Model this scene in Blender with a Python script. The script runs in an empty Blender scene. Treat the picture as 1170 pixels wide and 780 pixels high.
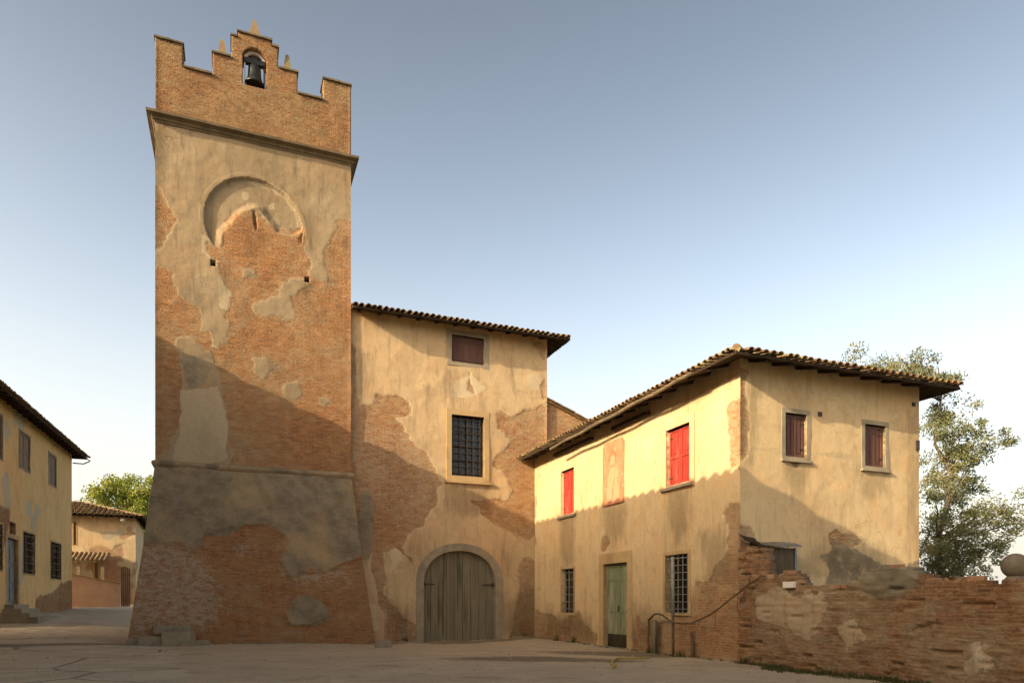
import bpy, math, random
import numpy as np
from mathutils import Vector

random.seed(7)
RNG = np.random.default_rng(7)
C = bpy.context.scene.collection
S = bpy.context.scene

# ------------------------------------------------------------------ camera, light, exposure
EYE, FPX, CX, HY = 1.4, 800.0, 585.0, 688.0          # level lens with vertical shift
cam_d = bpy.data.cameras.new('camera'); cam = bpy.data.objects.new('camera', cam_d); C.objects.link(cam)
cam.location = (0, 0, EYE); cam.rotation_euler = (math.radians(90), 0, 0)
cam_d.sensor_width = 36.0; cam_d.lens = 36.0 * FPX / 1170.0
cam_d.shift_y = (HY - 390.0) / 1170.0
cam_d.clip_start = 0.1; cam_d.clip_end = 5000
S.camera = cam

TH = math.atan2(800.0, 2015.0)                       # the way the buildings are turned
CT, ST = math.cos(TH), math.sin(TH)
def W2(u, v): return (u * CT - v * ST, u * ST + v * CT)
SUN = (1.0, 0.27, -0.404)                            # travel of the light in (u, v, z)
sx, sy = W2(SUN[0], SUN[1]); sun_dir = Vector((sx, sy, SUN[2])).normalized()
sd_ = bpy.data.lights.new('sun', 'SUN'); sun = bpy.data.objects.new('sun', sd_); C.objects.link(sun)
sd_.energy = 2.15; sd_.angle = math.radians(0.25); sd_.color = (1.0, 0.85, 0.64)
sun.rotation_euler = sun_dir.to_track_quat('-Z', 'Y').to_euler(); sun.location = (-30, -20, 40)

world = bpy.data.worlds.new('World'); S.world = world; world.use_nodes = True
wn = world.node_tree; bg = wn.nodes['Background']
sky = wn.nodes.new('ShaderNodeTexSky'); sky.sky_type = 'NISHITA'; sky.sun_disc = False
sky.sun_elevation = math.asin(-sun_dir.z); sky.sun_rotation = math.atan2(-sun_dir.x, -sun_dir.y) % (2 * math.pi)
sky.altitude = 50; sky.air_density = 1.0; sky.dust_density = 6.0; sky.ozone_density = 0.6
# pale haze low in the sky, a deeper tone overhead
tc = wn.nodes.new('ShaderNodeTexCoord'); sp_ = wn.nodes.new('ShaderNodeSeparateXYZ'); wn.links.new(tc.outputs['Generated'], sp_.inputs[0])
mr = wn.nodes.new('ShaderNodeMapRange'); mr.interpolation_type = 'SMOOTHERSTEP'; wn.links.new(sp_.outputs[2], mr.inputs[0])
mr.inputs[1].default_value = -.10; mr.inputs[2].default_value = .52; mr.inputs[3].default_value = .80; mr.inputs[4].default_value = 0.0
hz = wn.nodes.new('ShaderNodeMix'); hz.data_type = 'RGBA'; wn.links.new(mr.outputs[0], hz.inputs[0]); wn.links.new(sky.outputs[0], hz.inputs[6]); hz.inputs[7].default_value = (2.2, 2.14, 2.1, 1)
mz = wn.nodes.new('ShaderNodeMapRange'); mz.interpolation_type = 'SMOOTHSTEP'; wn.links.new(sp_.outputs[2], mz.inputs[0])
mz.inputs[1].default_value = .12; mz.inputs[2].default_value = .78; mz.inputs[3].default_value = 1.0; mz.inputs[4].default_value = .40
hs = wn.nodes.new('ShaderNodeHueSaturation'); wn.links.new(mz.outputs[0], hs.inputs['Value']); hs.inputs['Saturation'].default_value = .86; wn.links.new(hz.outputs[2], hs.inputs['Color'])
wn.links.new(hs.outputs[0], bg.inputs[0]); bg.inputs[1].default_value = 0.15
S.view_settings.view_transform = 'Standard'; S.view_settings.look = 'None'
S.view_settings.gamma = 1.0; S.view_settings.exposure = 1.74
S.view_settings.use_curve_mapping = False
S.view_settings.use_white_balance = True; S.view_settings.white_balance_temperature = 7350; S.view_settings.white_balance_tint = 8
S.render.engine = 'CYCLES'; S.cycles.max_bounces = 6; S.cycles.diffuse_bounces = 4

# ------------------------------------------------------------------ noise, distances
def vnoise(x, y, seed=0):
    x = np.asarray(x, float); y = np.asarray(y, float)
    xi = np.floor(x).astype(np.int64); yi = np.floor(y).astype(np.int64); fx = x - xi; fy = y - yi
    def h(a, b):
        n = (a * 374761393 + b * 668265263 + seed * 974711 + 1013904223) & 0x7fffffff
        n = ((n ^ (n >> 13)) * 1274126177) & 0x7fffffff
        return ((n ^ (n >> 16)) & 0xffff) / 65535.0
    fx = fx * fx * (3 - 2 * fx); fy = fy * fy * (3 - 2 * fy)
    a = h(xi, yi) * (1 - fx) + h(xi + 1, yi) * fx
    b = h(xi, yi + 1) * (1 - fx) + h(xi + 1, yi + 1) * fx
    return (a * (1 - fy) + b * fy) * 2 - 1
def fbm(x, y, seed=0, o=3):
    r = 0; a = 1.0; t = 0
    for k in range(o):
        r = r + a * vnoise(x * 2 ** k, y * 2 ** k, seed + k * 17); t += a; a *= .5
    return r / t
def sdf(poly, X, Z):
    """signed distance to a polygon, positive inside"""
    P = np.array(poly, float); d = np.full(X.shape, 1e9); ins = np.zeros(X.shape, bool)
    for i in range(len(P)):
        ax, az = P[i]; bx, bz = P[(i + 1) % len(P)]
        ex, ez = bx - ax, bz - az; L = ex * ex + ez * ez + 1e-12
        t = np.clip(((X - ax) * ex + (Z - az) * ez) / L, 0, 1)
        d = np.minimum(d, np.hypot(X - ax - t * ex, Z - az - t * ez))
        c = ((az > Z) != (bz > Z)) & (X < ex * (Z - az) / (ez if abs(ez) > 1e-9 else 1e-9) + ax)
        ins ^= c
    return np.where(ins, d, -d)
def union(polys, X, Z):
    r = np.full(X.shape, -3.0)
    for p in polys: r = np.maximum(r, sdf(p, X, Z))
    return np.clip(r, -3, 3)

# ------------------------------------------------------------------ object helpers
def empty(name, loc=(0, 0, 0), rz=0.0):
    o = bpy.data.objects.new(name, None); C.objects.link(o)
    o.location = loc; o.rotation_euler = (0, 0, rz); o.empty_display_size = .3
    return o
def tag(o, label=None, cat=None, group=None, kind=None):
    if label: o['label'] = label
    if cat: o['category'] = cat
    if group: o['group'] = group
    if kind: o['kind'] = kind
    return o
def mesh_obj(name, V, F, mat, parent=None, smooth=False, attrs=None):
    me = bpy.data.meshes.new(name)
    V = np.asarray(V, np.float32).reshape(-1, 3)
    if isinstance(F, np.ndarray):
        n = len(F); k = F.shape[1]
        me.vertices.add(len(V)); me.vertices.foreach_set('co', V.ravel())
        me.loops.add(n * k); me.loops.foreach_set('vertex_index', F.astype(np.int32).ravel())
        me.polygons.add(n); me.polygons.foreach_set('loop_start', np.arange(0, n * k, k, dtype=np.int32))
        me.polygons.foreach_set('loop_total', np.full(n, k, np.int32))
        me.update(calc_edges=True); me.validate()
    else:
        me.from_pydata(V.tolist(), [], F); me.update()
    if smooth: me.polygons.foreach_set('use_smooth', np.ones(len(me.polygons), bool))
    for k_, a in (attrs or {}).items():
        at = me.attributes.new(k_, 'FLOAT', 'POINT'); at.data.foreach_set('value', np.asarray(a, np.float32).ravel())
    me.materials.append(mat)
    o = bpy.data.objects.new(name, me); C.objects.link(o)
    if parent is not None: o.parent = parent
    return o

class Face:
    """a vertical plane of a building: local origin o, direction t (left to right seen from outside), outward n"""
    def __init__(s, root, o, ang, rz):
        s.root = root; s.o = np.array(o, float); s.t = np.array((math.cos(ang), math.sin(ang)))
        s.n = np.array((s.t[1], -s.t[0]))
        R = np.array(((math.cos(rz), -math.sin(rz)), (math.sin(rz), math.cos(rz))))
        s.wo = R @ s.o[:2] + np.array(root[:2]); s.wt = R @ s.t; s.wn = R @ s.n; s.wz = root[2]
    def p(s, a, d, z): 
        q = s.o[:2] + s.t * a + s.n * d
        return (q[0], q[1], z)
    def arr(s, A, D, Z):
        return np.stack([s.o[0] + s.t[0] * A + s.n[0] * D, s.o[1] + s.t[1] * A + s.n[1] * D, Z], -1)
    def hit(s, px, py, d=0.0):
        r = np.array(((px - CX) / FPX, 1.0)); o = s.wo + s.wn * d
        k = (o @ s.wn) / (r @ s.wn); h = r * k
        return ((h - o) @ s.wt, EYE + k * (HY - py) / FPX - s.wz)
    def rect(s, x0, x1, y0, y1, d=0.0):
        ym, xm = (y0 + y1) / 2, (x0 + x1) / 2
        return (s.hit(x0, ym, d)[0], s.hit(x1, ym, d)[0], s.hit(xm, y1, d)[1], s.hit(xm, y0, d)[1])
    def poly(s, pts, d=0.0): return [s.hit(x, y, d) for x, y in pts]

class MB:
    def __init__(s): s.v = []; s.f = []
    def add(s, v, f):
        n = len(s.v); s.v += [tuple(p) for p in v]; s.f += [[i + n for i in q] for q in f]; return s
    def box8(s, P): 
        return s.add(P, [(0, 3, 2, 1), (4, 5, 6, 7), (0, 1, 5, 4), (1, 2, 6, 5), (2, 3, 7, 6), (3, 0, 4, 7)])
    def box(s, x0, x1, y0, y1, z0, z1):
        return s.box8([(x0, y0, z0), (x1, y0, z0), (x1, y1, z0), (x0, y1, z0), (x0, y0, z1), (x1, y0, z1), (x1, y1, z1), (x0, y1, z1)])
    def fbox(s, F, a0, a1, d0, d1, z0, z1):   # in a face's frame
        return s.box8([F.p(a0, d1, z0), F.p(a1, d1, z0), F.p(a1, d0, z0), F.p(a0, d0, z0), F.p(a0, d1, z1), F.p(a1, d1, z1), F.p(a1, d0, z1), F.p(a0, d0, z1)])
    def prism(s, F, poly, d0, d1):            # polygon in a face's frame, from d0 (back) to d1 (front)
        n = len(poly); v = [F.p(a, d1, z) for a, z in poly] + [F.p(a, d0, z) for a, z in poly]
        f = [list(range(n)), list(range(2 * n - 1, n - 1, -1))] + [(i, i + n, (i + 1) % n + n, (i + 1) % n) for i in range(n)]
        return s.add(v, f)
    def ring(s, F, outer, inner, d0, d1, closed=True):
        n = len(outer); v = [F.p(a, d, z) for P, d in ((outer, d1), (inner, d1), (outer, d0), (inner, d0)) for a, z in P]
        f = []
        for i in range(n if closed else n - 1):
            j = (i + 1) % n
            f += [(i, j, j + n, i + n), (i + 2 * n, i + 3 * n, j + 3 * n, j + 2 * n), (i, i + 2 * n, j + 2 * n, j), (i + n, j + n, j + 3 * n, i + 3 * n)]
        if not closed:
            for i in (0, n - 1): f.append((i, i + n, i + 3 * n, i + 2 * n))
        return s.add(v, f)
    def tube(s, pts, rad, k=6, cap=True):
        pts = [Vector(p) for p in pts]; n = len(pts); rad = rad if hasattr(rad, '__len__') else [rad] * n
        V = []; ref = None
        for i, p in enumerate(pts):
            t = (pts[min(i + 1, n - 1)] - pts[max(i - 1, 0)]).normalized()
            if ref is None: ref = t.orthogonal().normalized()
            a = (ref - t * ref.dot(t)).normalized(); b = t.cross(a); ref = a
            V += [p + (a * math.cos(q * 2 * math.pi / k) + b * math.sin(q * 2 * math.pi / k)) * rad[i] for q in range(k)]
        f = [(i * k + q, i * k + (q + 1) % k, (i + 1) * k + (q + 1) % k, (i + 1) * k + q) for i in range(n - 1) for q in range(k)]
        if cap: f += [list(range(k))[::-1], [(n - 1) * k + q for q in range(k)]]
        return s.add(V, f)
    def sweep_rect(s, prof, x0, x1, y0, y1, caps=True):   # moulding round a rectangle: prof = [(out, z)]
        V = []
        for d, z in prof: V += [(x0 - d, y0 - d, z), (x1 + d, y0 - d, z), (x1 + d, y1 + d, z), (x0 - d, y1 + d, z)]
        m = len(prof)
        f = [(i * 4 + q, i * 4 + (q + 1) % 4, (i + 1) * 4 + (q + 1) % 4, (i + 1) * 4 + q) for i in range(m - 1) for q in range(4)]
        if caps: f += [(3, 2, 1, 0), tuple((m - 1) * 4 + q for q in range(4))]
        return s.add(V, f)
    def lathe(s, prof, c=(0, 0, 0), k=20):
        V = [(c[0] + r * math.cos(q * 2 * math.pi / k), c[1] + r * math.sin(q * 2 * math.pi / k), c[2] + z) for r, z in prof for q in range(k)]
        m = len(prof)
        f = [(i * k + q, i * k + (q + 1) % k, (i + 1) * k + (q + 1) % k, (i + 1) * k + q) for i in range(m - 1) for q in range(k)]
        f += [list(range(k))[::-1], [(m - 1) * k + q for q in range(k)]]
        return s.add(V, f)
    def build(s, name, mat, parent=None, smooth=False):
        return mesh_obj(name, s.v, s.f, mat, parent, smooth)

def steps(a, b, h, keys=()):
    ks = sorted(set([a, b] + [k for k in keys if a < k < b])); out = [ks[0]]
    for p, q in zip(ks[:-1], ks[1:]):
        n = max(1, int(round((q - p) / h)))
        out += [p + (q - p) * (i + 1) / n for i in range(n)]
    return np.array(out)

def facade(name, mat, parent, F, xs, zs, inside=None, depth=.4, attrs=None, disp=None, warp=None, back=False, rim=False, relief=.021):
    """a wall panel as a fine sheet with real openings (and reveals `depth` deep)"""
    nx, nz = len(xs), len(zs)
    A, Z = np.meshgrid(xs, zs, indexing='ij')
    ca, cz = (A[:-1, :-1] + A[1:, 1:]) / 2, (Z[:-1, :-1] + Z[1:, 1:]) / 2
    M = np.ones(ca.shape, bool) if inside is None else inside(ca, cz)
    D = np.zeros(A.shape) if disp is None else disp(A, Z)
    at = {'plaster': 3.0, 'grey': -3.0, 'pale': -3.0, 'salt': -3.0, 'stain': -3.0}
    sx_ = float(F.wo[0] * 3.1 + F.wo[1] * 1.7)
    rag = lambda sd: fbm(A * .9 + sx_, Z * .9, 100 + sd, 6) * .42 + fbm(A * 5 + sx_, Z * 5, 140 + sd, 4) * .07
    for k, fn in (attrs or {}).items():
        at[k] = np.broadcast_to(fn(A, Z), A.shape)
        if k in ('plaster', 'grey', 'pale') and relief: at[k] = at[k] + rag({'plaster': 0, 'grey': 7, 'pale': 13}[k]) * (1.0 if k != 'pale' else .5)
    if relief:
        free = np.minimum(1, np.minimum(A - A.min(), A.max() - A) / .12)
        cov = np.clip(np.maximum(at['plaster'], at['grey']) / .05 + .5, 0, 1); D = D - relief * (1 - cov) * free
    A2, D2 = (A, D) if warp is None else warp(A, Z, D)
    DB = (D2 - D) - depth
    V = np.concatenate([F.arr(A2, D2, Z).reshape(-1, 3), F.arr(A2, DB, Z).reshape(-1, 3)])
    idx = np.arange(nx * nz).reshape(nx, nz); N = nx * nz
    i00, i10, i11, i01 = idx[:-1, :-1], idx[1:, :-1], idx[1:, 1:], idx[:-1, 1:]
    Q = [np.stack([i00[M], i10[M], i11[M], i01[M]], -1)]
    if back: Q.append(np.stack([i00[M], i01[M], i11[M], i10[M]], -1) + N)
    Mp = np.pad(M, 1, constant_values=not (rim or back))
    L = M & ~Mp[:-2, 1:-1]; R = M & ~Mp[2:, 1:-1]; B = M & ~Mp[1:-1, :-2]; T = M & ~Mp[1:-1, 2:]
    Q.append(np.stack([i00[L], i01[L], i01[L] + N, i00[L] + N], -1))
    Q.append(np.stack([i10[R], i10[R] + N, i11[R] + N, i11[R]], -1))
    Q.append(np.stack([i00[B], i00[B] + N, i10[B] + N, i10[B]], -1))
    Q.append(np.stack([i01[T], i11[T], i11[T] + N, i01[T] + N], -1))
    Q = np.concatenate(Q)
    used, inv = np.unique(Q.ravel(), return_inverse=True)
    at2 = {}
    for k, a in at.items():
        a = np.broadcast_to(a, A.shape).ravel(); at2[k] = np.concatenate([a, a])[used]
    return mesh_obj(name, V[used], inv.reshape(-1, 4), mat, parent, False, at2)

def holes(rects, base=None):
    def fn(a, z):
        m = np.ones(a.shape, bool) if base is None else base(a, z)
        for r in rects: m &= ~((a > r[0]) & (a < r[1]) & (z > r[2]) & (z < r[3]))
        return m
    return fn

# ------------------------------------------------------------------ materials
class NT:
    def __init__(s, name):
        s.m = bpy.data.materials.new(name); s.m.use_nodes = True; s.t = s.m.node_tree
        s.b = s.t.nodes['Principled BSDF']; s.b.inputs['Specular IOR Level'].default_value = .2
    def n(s, kind, **kw):
        x = s.t.nodes.new('ShaderNode' + kind)
        for k, v in kw.items(): setattr(x, k, v)
        return x
    def l(s, a, b): s.t.links.new(a, b)
    def val(s, x, sock):
        if hasattr(x, 'is_output') or isinstance(x, bpy.types.NodeSocket): s.l(x, sock)
        else: sock.default_value = x
    def math(s, op, a, b=None, c=None, clamp=False):
        x = s.n('Math', operation=op, use_clamp=clamp)
        for i, q in enumerate((a, b, c)):
            if q is not None: s.val(q, x.inputs[i])
        return x.outputs[0]
    def mix(s, f, a, b, mode='MIX'):
        x = s.n('Mix', data_type='RGBA', blend_type=mode)
        s.val(f, x.inputs[0])
        for q, k in ((a, 6), (b, 7)):
            if isinstance(q, (tuple, list)): x.inputs[k].default_value = (*q[:3], 1)
            else: s.l(q, x.inputs[k])
        return x.outputs[2]
    def noise(s, vec, scale, detail=3, rough=.55, dist=0):
        x = s.n('TexNoise'); x.inputs['Scale'].default_value = scale; x.inputs['Detail'].default_value = detail
        x.inputs['Roughness'].default_value = rough; x.inputs['Distortion'].default_value = dist
        if vec is not None: s.l(vec, x.inputs['Vector'])
        return x.outputs[0]
    def ramp(s, f, lo, hi): 
        x = s.n('MapRange'); x.interpolation_type = 'SMOOTHSTEP'; s.l(f, x.inputs[0])
        x.inputs[1].default_value = lo; x.inputs[2].default_value = hi
        return x.outputs[0]
    def scale(s, vec, sc):
        x = s.n('Mapping'); s.l(vec, x.inputs[0]); x.inputs['Scale'].default_value = sc; return x.outputs[0]
    def obj(s): return s.n('TexCoord').outputs['Object']
    def bump(s, h, strength=1.0, dist=1.0):
        x = s.n('Bump'); x.inputs['Strength'].default_value = strength; x.inputs['Distance'].default_value = dist
        s.l(h, x.inputs['Height']); s.l(x.outputs[0], s.b.inputs['Normal'])
    def attr(s, name): return s.n('Attribute', attribute_name=name).outputs['Fac']

def wall_mat(name, pl, bk, mortar, dist=(.05, .035), erode=.60, grey=(.25, .20, .135), pale=(.5, .42, .3), bscale=1.0, edge=.16, wear=0.0, stain=.55):
    g = NT(name); co = g.obj(); sep = g.n('SeparateXYZ'); g.l(co, sep.inputs[0])
    xy = g.math('ADD', sep.outputs[0], sep.outputs[1])
    cmb = g.n('CombineXYZ'); g.l(xy, cmb.inputs[0]); g.l(sep.outputs[2], cmb.inputs[1]); vec = cmb.outputs[0]
    nd = g.n('TexNoise'); g.l(vec, nd.inputs['Vector']); nd.inputs['Scale'].default_value = 2.2; nd.inputs['Detail'].default_value = 4
    vm = g.n('VectorMath', operation='MULTIPLY_ADD'); g.l(nd.outputs['Color'], vm.inputs[0]); vm.inputs[1].default_value = (*dist, 0); g.l(vec, vm.inputs[2])
    br = g.n('TexBrick'); g.l(vm.outputs[0], br.inputs['Vector'])
    br.inputs['Scale'].default_value = 1.0; br.inputs['Brick Width'].default_value = .29 * bscale; br.inputs['Row Height'].default_value = .072 * bscale
    br.inputs['Mortar Size'].default_value = .011 * bscale; br.inputs['Mortar Smooth'].default_value = .35; br.inputs['Bias'].default_value = 0
    br.inputs['Color1'].default_value = (0, 0, 0, 1); br.inputs['Color2'].default_value = (1, 1, 1, 1); br.inputs['Mortar'].default_value = (.5, .5, .5, 1)
    br.offset_frequency = 2
    n_big = g.noise(vec, .45, 4); n_mid = g.noise(vec, 1.9, 5); n_fine = g.noise(vec, 14, 4, .65); n_vf = g.noise(vec, 60, 3, .7)
    courses = g.noise(g.scale(vec, (4.2, 9.5, 1)), 1.0, 4, .75)          # blotches that follow the courses
    # brick
    c = g.mix(br.outputs['Color'], bk[0], bk[1])
    c = g.mix(g.ramp(courses, .48, .72), c, bk[2]); c = g.mix(g.ramp(n_mid, .52, .72), c, bk[3])
    dk = g.ramp(g.noise(g.scale(vec, (4.6, 11, 1)), 1.7, 6, .78), erode, erode + .10)
    c = g.mix(g.math('MULTIPLY', g.ramp(n_big, .36, .64), .55), c, bk[3]); c = g.mix(g.math('MULTIPLY', dk, .7), c, tuple(x * .38 for x in bk[1]))
    mfac = g.math('MULTIPLY', br.outputs['Fac'], g.ramp(n_fine, .32, .55))
    sm_n = g.math('ADD', g.math('ADD', g.noise(g.scale(vec, (1, 1.9, 1)), 2.6, 8, .72), g.math('MULTIPLY', g.math('SUBTRACT', n_big, .5), .5)), g.math('MULTIPLY', g.math('MAXIMUM', g.attr('plaster'), -.8), .10))
    smear = g.math('MULTIPLY', g.ramp(sm_n, .40 - wear * .25, .60 - wear * .2), .80)
    mcol = g.mix(g.ramp(n_fine, .35, .7), mortar, tuple(x * .62 for x in mortar)); mcol = g.mix(g.ramp(n_mid, .4, .62), mcol, tuple((x + y) * .5 for x, y in zip(mortar, bk[2])))
    c = g.mix(g.math('MAXIMUM', g.math('MULTIPLY', mfac, .8), smear), c, mcol)
    salt = g.math('ADD', g.attr('salt'), g.math('MULTIPLY', g.math('SUBTRACT', g.noise(g.scale(vec, (1, 1.5, 1)), 4.2, 9, .78), .54), 3.2))
    c = g.mix(g.math('MULTIPLY', g.ramp(salt, -.2, .45), .72), c, (.42, .355, .27))
    # plaster
    p = g.mix(g.ramp(n_big, .32, .68), pl[0], pl[1])
    p = g.mix(g.math('MULTIPLY', g.ramp(n_mid, .5, .75), .55), p, pl[2])
    p = g.mix(g.math('MULTIPLY', g.ramp(g.noise(vec, .62, 6, .66, .3), .48, .62), .6), p, (pl[1][0] * 1.0, pl[1][1] * .88, pl[1][2] * .80))
    p = g.mix(g.math('MULTIPLY', g.ramp(g.noise(g.scale(vec, (1.3, .8, 1)), 2.3, 8, .72), .55, .68), .5), p, tuple(x * .66 for x in pl[0]))
    p = g.mix(g.math('MULTIPLY', g.ramp(g.noise(vec, 3.7, 8, .74), .58, .66), .4), p, tuple(min(.75, x * 1.28) for x in pl[1]))
    streak = g.noise(g.scale(vec, (2.4, .28, 1)), 1.6, 5, .65)
    p = g.mix(g.math('MULTIPLY', g.ramp(streak, .5, .72), stain), p, tuple(x * .62 for x in pl[2]))
    p = g.mix(g.math('MULTIPLY', g.ramp(n_fine, .52, .7), .22), p, tuple(x * .6 for x in pl[0]))
    crack = g.n('TexVoronoi', feature='DISTANCE_TO_EDGE'); vm2 = g.n('VectorMath', operation='MULTIPLY_ADD'); g.l(nd.outputs['Color'], vm2.inputs[0]); vm2.inputs[1].default_value = (1.1, 1.1, 0); g.l(vec, vm2.inputs[2])
    g.l(vm2.outputs[0], crack.inputs['Vector']); crack.inputs['Scale'].default_value = .75
    crk = g.math('MULTIPLY', g.math('SUBTRACT', 1, g.ramp(crack.outputs['Distance'], .001, .009)), g.ramp(n_big, .56, .66))
    p = g.mix(g.math('MULTIPLY', crk, .4), p, tuple(x * .4 for x in pl[2]))
    n_edge = g.noise(vec, 4.5, 8, .72, .3); wob = g.math('MULTIPLY', g.math('SUBTRACT', n_edge, .5), edge * 1.3)
    palem = g.ramp(g.math('ADD', g.attr('pale'), wob), -.012, .02)
    p = g.mix(palem, p, g.mix(g.ramp(n_fine, .4, .65), pale, tuple(x * .86 for x in pale)))
    sdp = g.math('ADD', g.attr('plaster'), wob)
    pits = g.math('MULTIPLY', g.ramp(g.noise(vec, 4.3, 5, .7), .70, .73), 1.0)
    soft = g.math('MULTIPLY', g.ramp(g.noise(vec, .8, 4, .6), .46, .62), .34)
    hard = g.ramp(sdp, -.012, .012); film = g.math('DIVIDE', g.math('ADD', sdp, soft), g.math('ADD', soft, .03), clamp=True)
    film = g.math('MULTIPLY', g.math('MULTIPLY', film, film), g.ramp(g.noise(g.scale(vec, (1, 1.7, 1)), 3.6, 8, .74), .38, .58))
    pm = g.math('SUBTRACT', g.math('MAXIMUM', hard, g.math('MULTIPLY', film, .65)), pits, clamp=True)
    lip = g.math('MULTIPLY', g.ramp(sdp, -.03, .0), g.math('SUBTRACT', 1, g.ramp(sdp, .015, .05)))
    c = g.mix(pm, c, p)
    c = g.mix(g.math('MULTIPLY', lip, .3), c, pale)
    gm_s = g.math('ADD', g.attr('grey'), g.math('MULTIPLY', wob, 1.25)); gm = g.math('MULTIPLY', g.ramp(gm_s, -.05, .06), g.math('SUBTRACT', 1, g.math('MULTIPLY', g.ramp(g.noise(vec, 2.9, 7, .7), .55, .66), .55)))
    gc = g.mix(g.ramp(n_mid, .35, .65), grey, tuple(x * .66 for x in grey)); gc = g.mix(g.ramp(courses, .5, .75), gc, tuple(x * 1.25 for x in grey)); gc = g.mix(g.ramp(n_big, .45, .7), gc, (grey[0] * 1.5, grey[1] * 1.35, grey[2] * 1.1))
    gc = g.mix(g.math('MULTIPLY', g.ramp(n_fine, .5, .72), .4), gc, tuple(x * .5 for x in grey))
    c = g.mix(gm, c, gc)
    # soot, lichen specks and old damp
    sn = g.math('ADD', g.attr('stain'), g.math('MULTIPLY', g.math('SUBTRACT', g.noise(g.scale(vec, (2.6, .5, 1)), 2.2, 7, .7), .5), 1.3))
    c = g.mix(g.math('MULTIPLY', g.ramp(sn, -.28, .25), .5), c, g.mix(.75, c, (.07, .052, .03)))
    gr_ = g.ramp(g.noise(g.scale(vec, (1, .55, 1)), .85, 9, .70, .4), .50, .66); c = g.mix(g.math('MULTIPLY', gr_, .24), c, g.mix(.65, c, (.05, .042, .03)))
    gr2 = g.ramp(g.noise(vec, 6.5, 7, .74), .55, .66); c = g.mix(g.math('MULTIPLY', gr2, .26), c, g.mix(.6, c, (.055, .042, .028)))
    lt_ = g.ramp(g.noise(g.scale(vec, (1, 1.3, 1)), 3.1, 8, .74), .57, .68); c = g.mix(g.math('MULTIPLY', lt_, .26), c, g.mix(.6, c, (.52, .42, .29)))
    c = g.mix(g.math('MULTIPLY', g.ramp(n_vf, .58, .75), .28), c, (.10, .07, .04))
    g.l(c, g.b.inputs['Base Color']); g.b.inputs['Roughness'].default_value = .93; g.b.inputs['Specular IOR Level'].default_value = .12
    cover = g.math('MAXIMUM', pm, gm)
    hb = g.math('ADD', g.math('MULTIPLY', br.outputs['Fac'], -.012), g.math('MULTIPLY', dk, -.03))
    hb = g.math('ADD', hb, g.math('ADD', g.math('MULTIPLY', n_fine, .03), g.math('MULTIPLY', courses, .03)))
    hp = g.math('ADD', .010, g.math('ADD', g.math('MULTIPLY', n_mid, .018), g.math('MULTIPLY', n_fine, .005)))
    mx = g.n('Mix', data_type='FLOAT'); g.l(cover, mx.inputs[0]); g.l(hb, mx.inputs[2]); g.l(hp, mx.inputs[3])
    h = g.math('ADD', mx.outputs[0], g.math('MULTIPLY', n_vf, .003))
    h = g.math('SUBTRACT', h, g.math('MULTIPLY', crk, .006))
    g.bump(h, .8)
    return g.m

def plain(name, a, b, scale=3, rough=.85, bumpd=.004, stretch=(1, 1, 1), spec=.2, metal=0, c3=None, s3=1.0):
    g = NT(name); v = g.scale(g.obj(), stretch); n = g.noise(v, scale, 5, .65)
    c = g.mix(g.ramp(n, .32, .68), a, b)
    n3 = g.noise(v, s3, 4, .6)
    if c3: c = g.mix(g.ramp(n3, .5, .66), c, c3)
    nf = g.noise(v, scale * 9, 3, .7); c = g.mix(g.math('MULTIPLY', g.ramp(nf, .55, .75), .3), c, tuple(x * .4 for x in a))
    g.l(c, g.b.inputs['Base Color']); g.b.inputs['Roughness'].default_value = rough; g.b.inputs['Specular IOR Level'].default_value = spec
    g.b.inputs['Metallic'].default_value = metal
    if bumpd: g.bump(g.math('ADD', n, g.math('MULTIPLY', nf, .4)), .7, bumpd)
    return g.m

BR = [(.345, .148, .060), (.20, .085, .038), (.42, .225, .105), (.28, .155, .075)]
MT = (.36, .26, .155)
M = {}
M['tower'] = wall_mat('tower_masonry', [(.265, .195, .118), (.325, .245, .155), (.21, .158, .10)], BR, MT, pale=(.40, .315, .205), wear=.06)
M['parapet'] = wall_mat('parapet_brick', [(.4, .28, .15)] * 3, [(.27, .125, .056), (.17, .076, .036), (.34, .19, .092), (.24, .14, .07)], (.31, .22, .125), wear=.2, erode=.55)
M['hall'] = wall_mat('hall_masonry', [(.47, .33, .19), (.54, .395, .235), (.36, .26, .155)], [(.36, .165, .072), (.25, .105, .048), (.45, .26, .13), (.34, .19, .095)], (.46, .335, .20), wear=.18, erode=.57, pale=(.55, .43, .28))
M['corner'] = wall_mat('ochre_masonry', [(.54, .39, .22), (.60, .445, .26), (.43, .31, .175)], [(.37, .175, .078), (.25, .11, .05), (.46, .28, .14), (.36, .21, .105)], (.46, .345, .21), wear=.2, erode=.57, pale=(.52, .39, .23), stain=.35)
M['garden'] = wall_mat('garden_brick', [(.34, .255, .16), (.40, .305, .20), (.28, .205, .13)], [(.24, .105, .048), (.145, .064, .032), (.33, .19, .10), (.22, .125, .068)], (.34, .255, .16), wear=.22, dist=(.05, .03), erode=.57, grey=(.22, .185, .13), edge=.45)
M['left'] = wall_mat('left_masonry', [(.64, .42, .19), (.70, .48, .23), (.54, .35, .16)], BR, MT, stain=.35)
M['far'] = wall_mat('far_masonry', [(.60, .46, .28), (.66, .51, .32), (.54, .37, .23)], [(.44, .22, .12), (.36, .17, .09), (.5, .3, .17), (.46, .27, .16)], (.5, .38, .25), wear=.2)
M['pink'] = plain('pink_render', (.60, .35, .225), (.66, .42, .28), 1.2, c3=(.5, .36, .22), s3=.8)
M['stone'] = plain('grey_stone', (.25, .205, .145), (.33, .27, .19), 2.5, bumpd=.012, c3=(.21, .18, .135))
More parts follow.
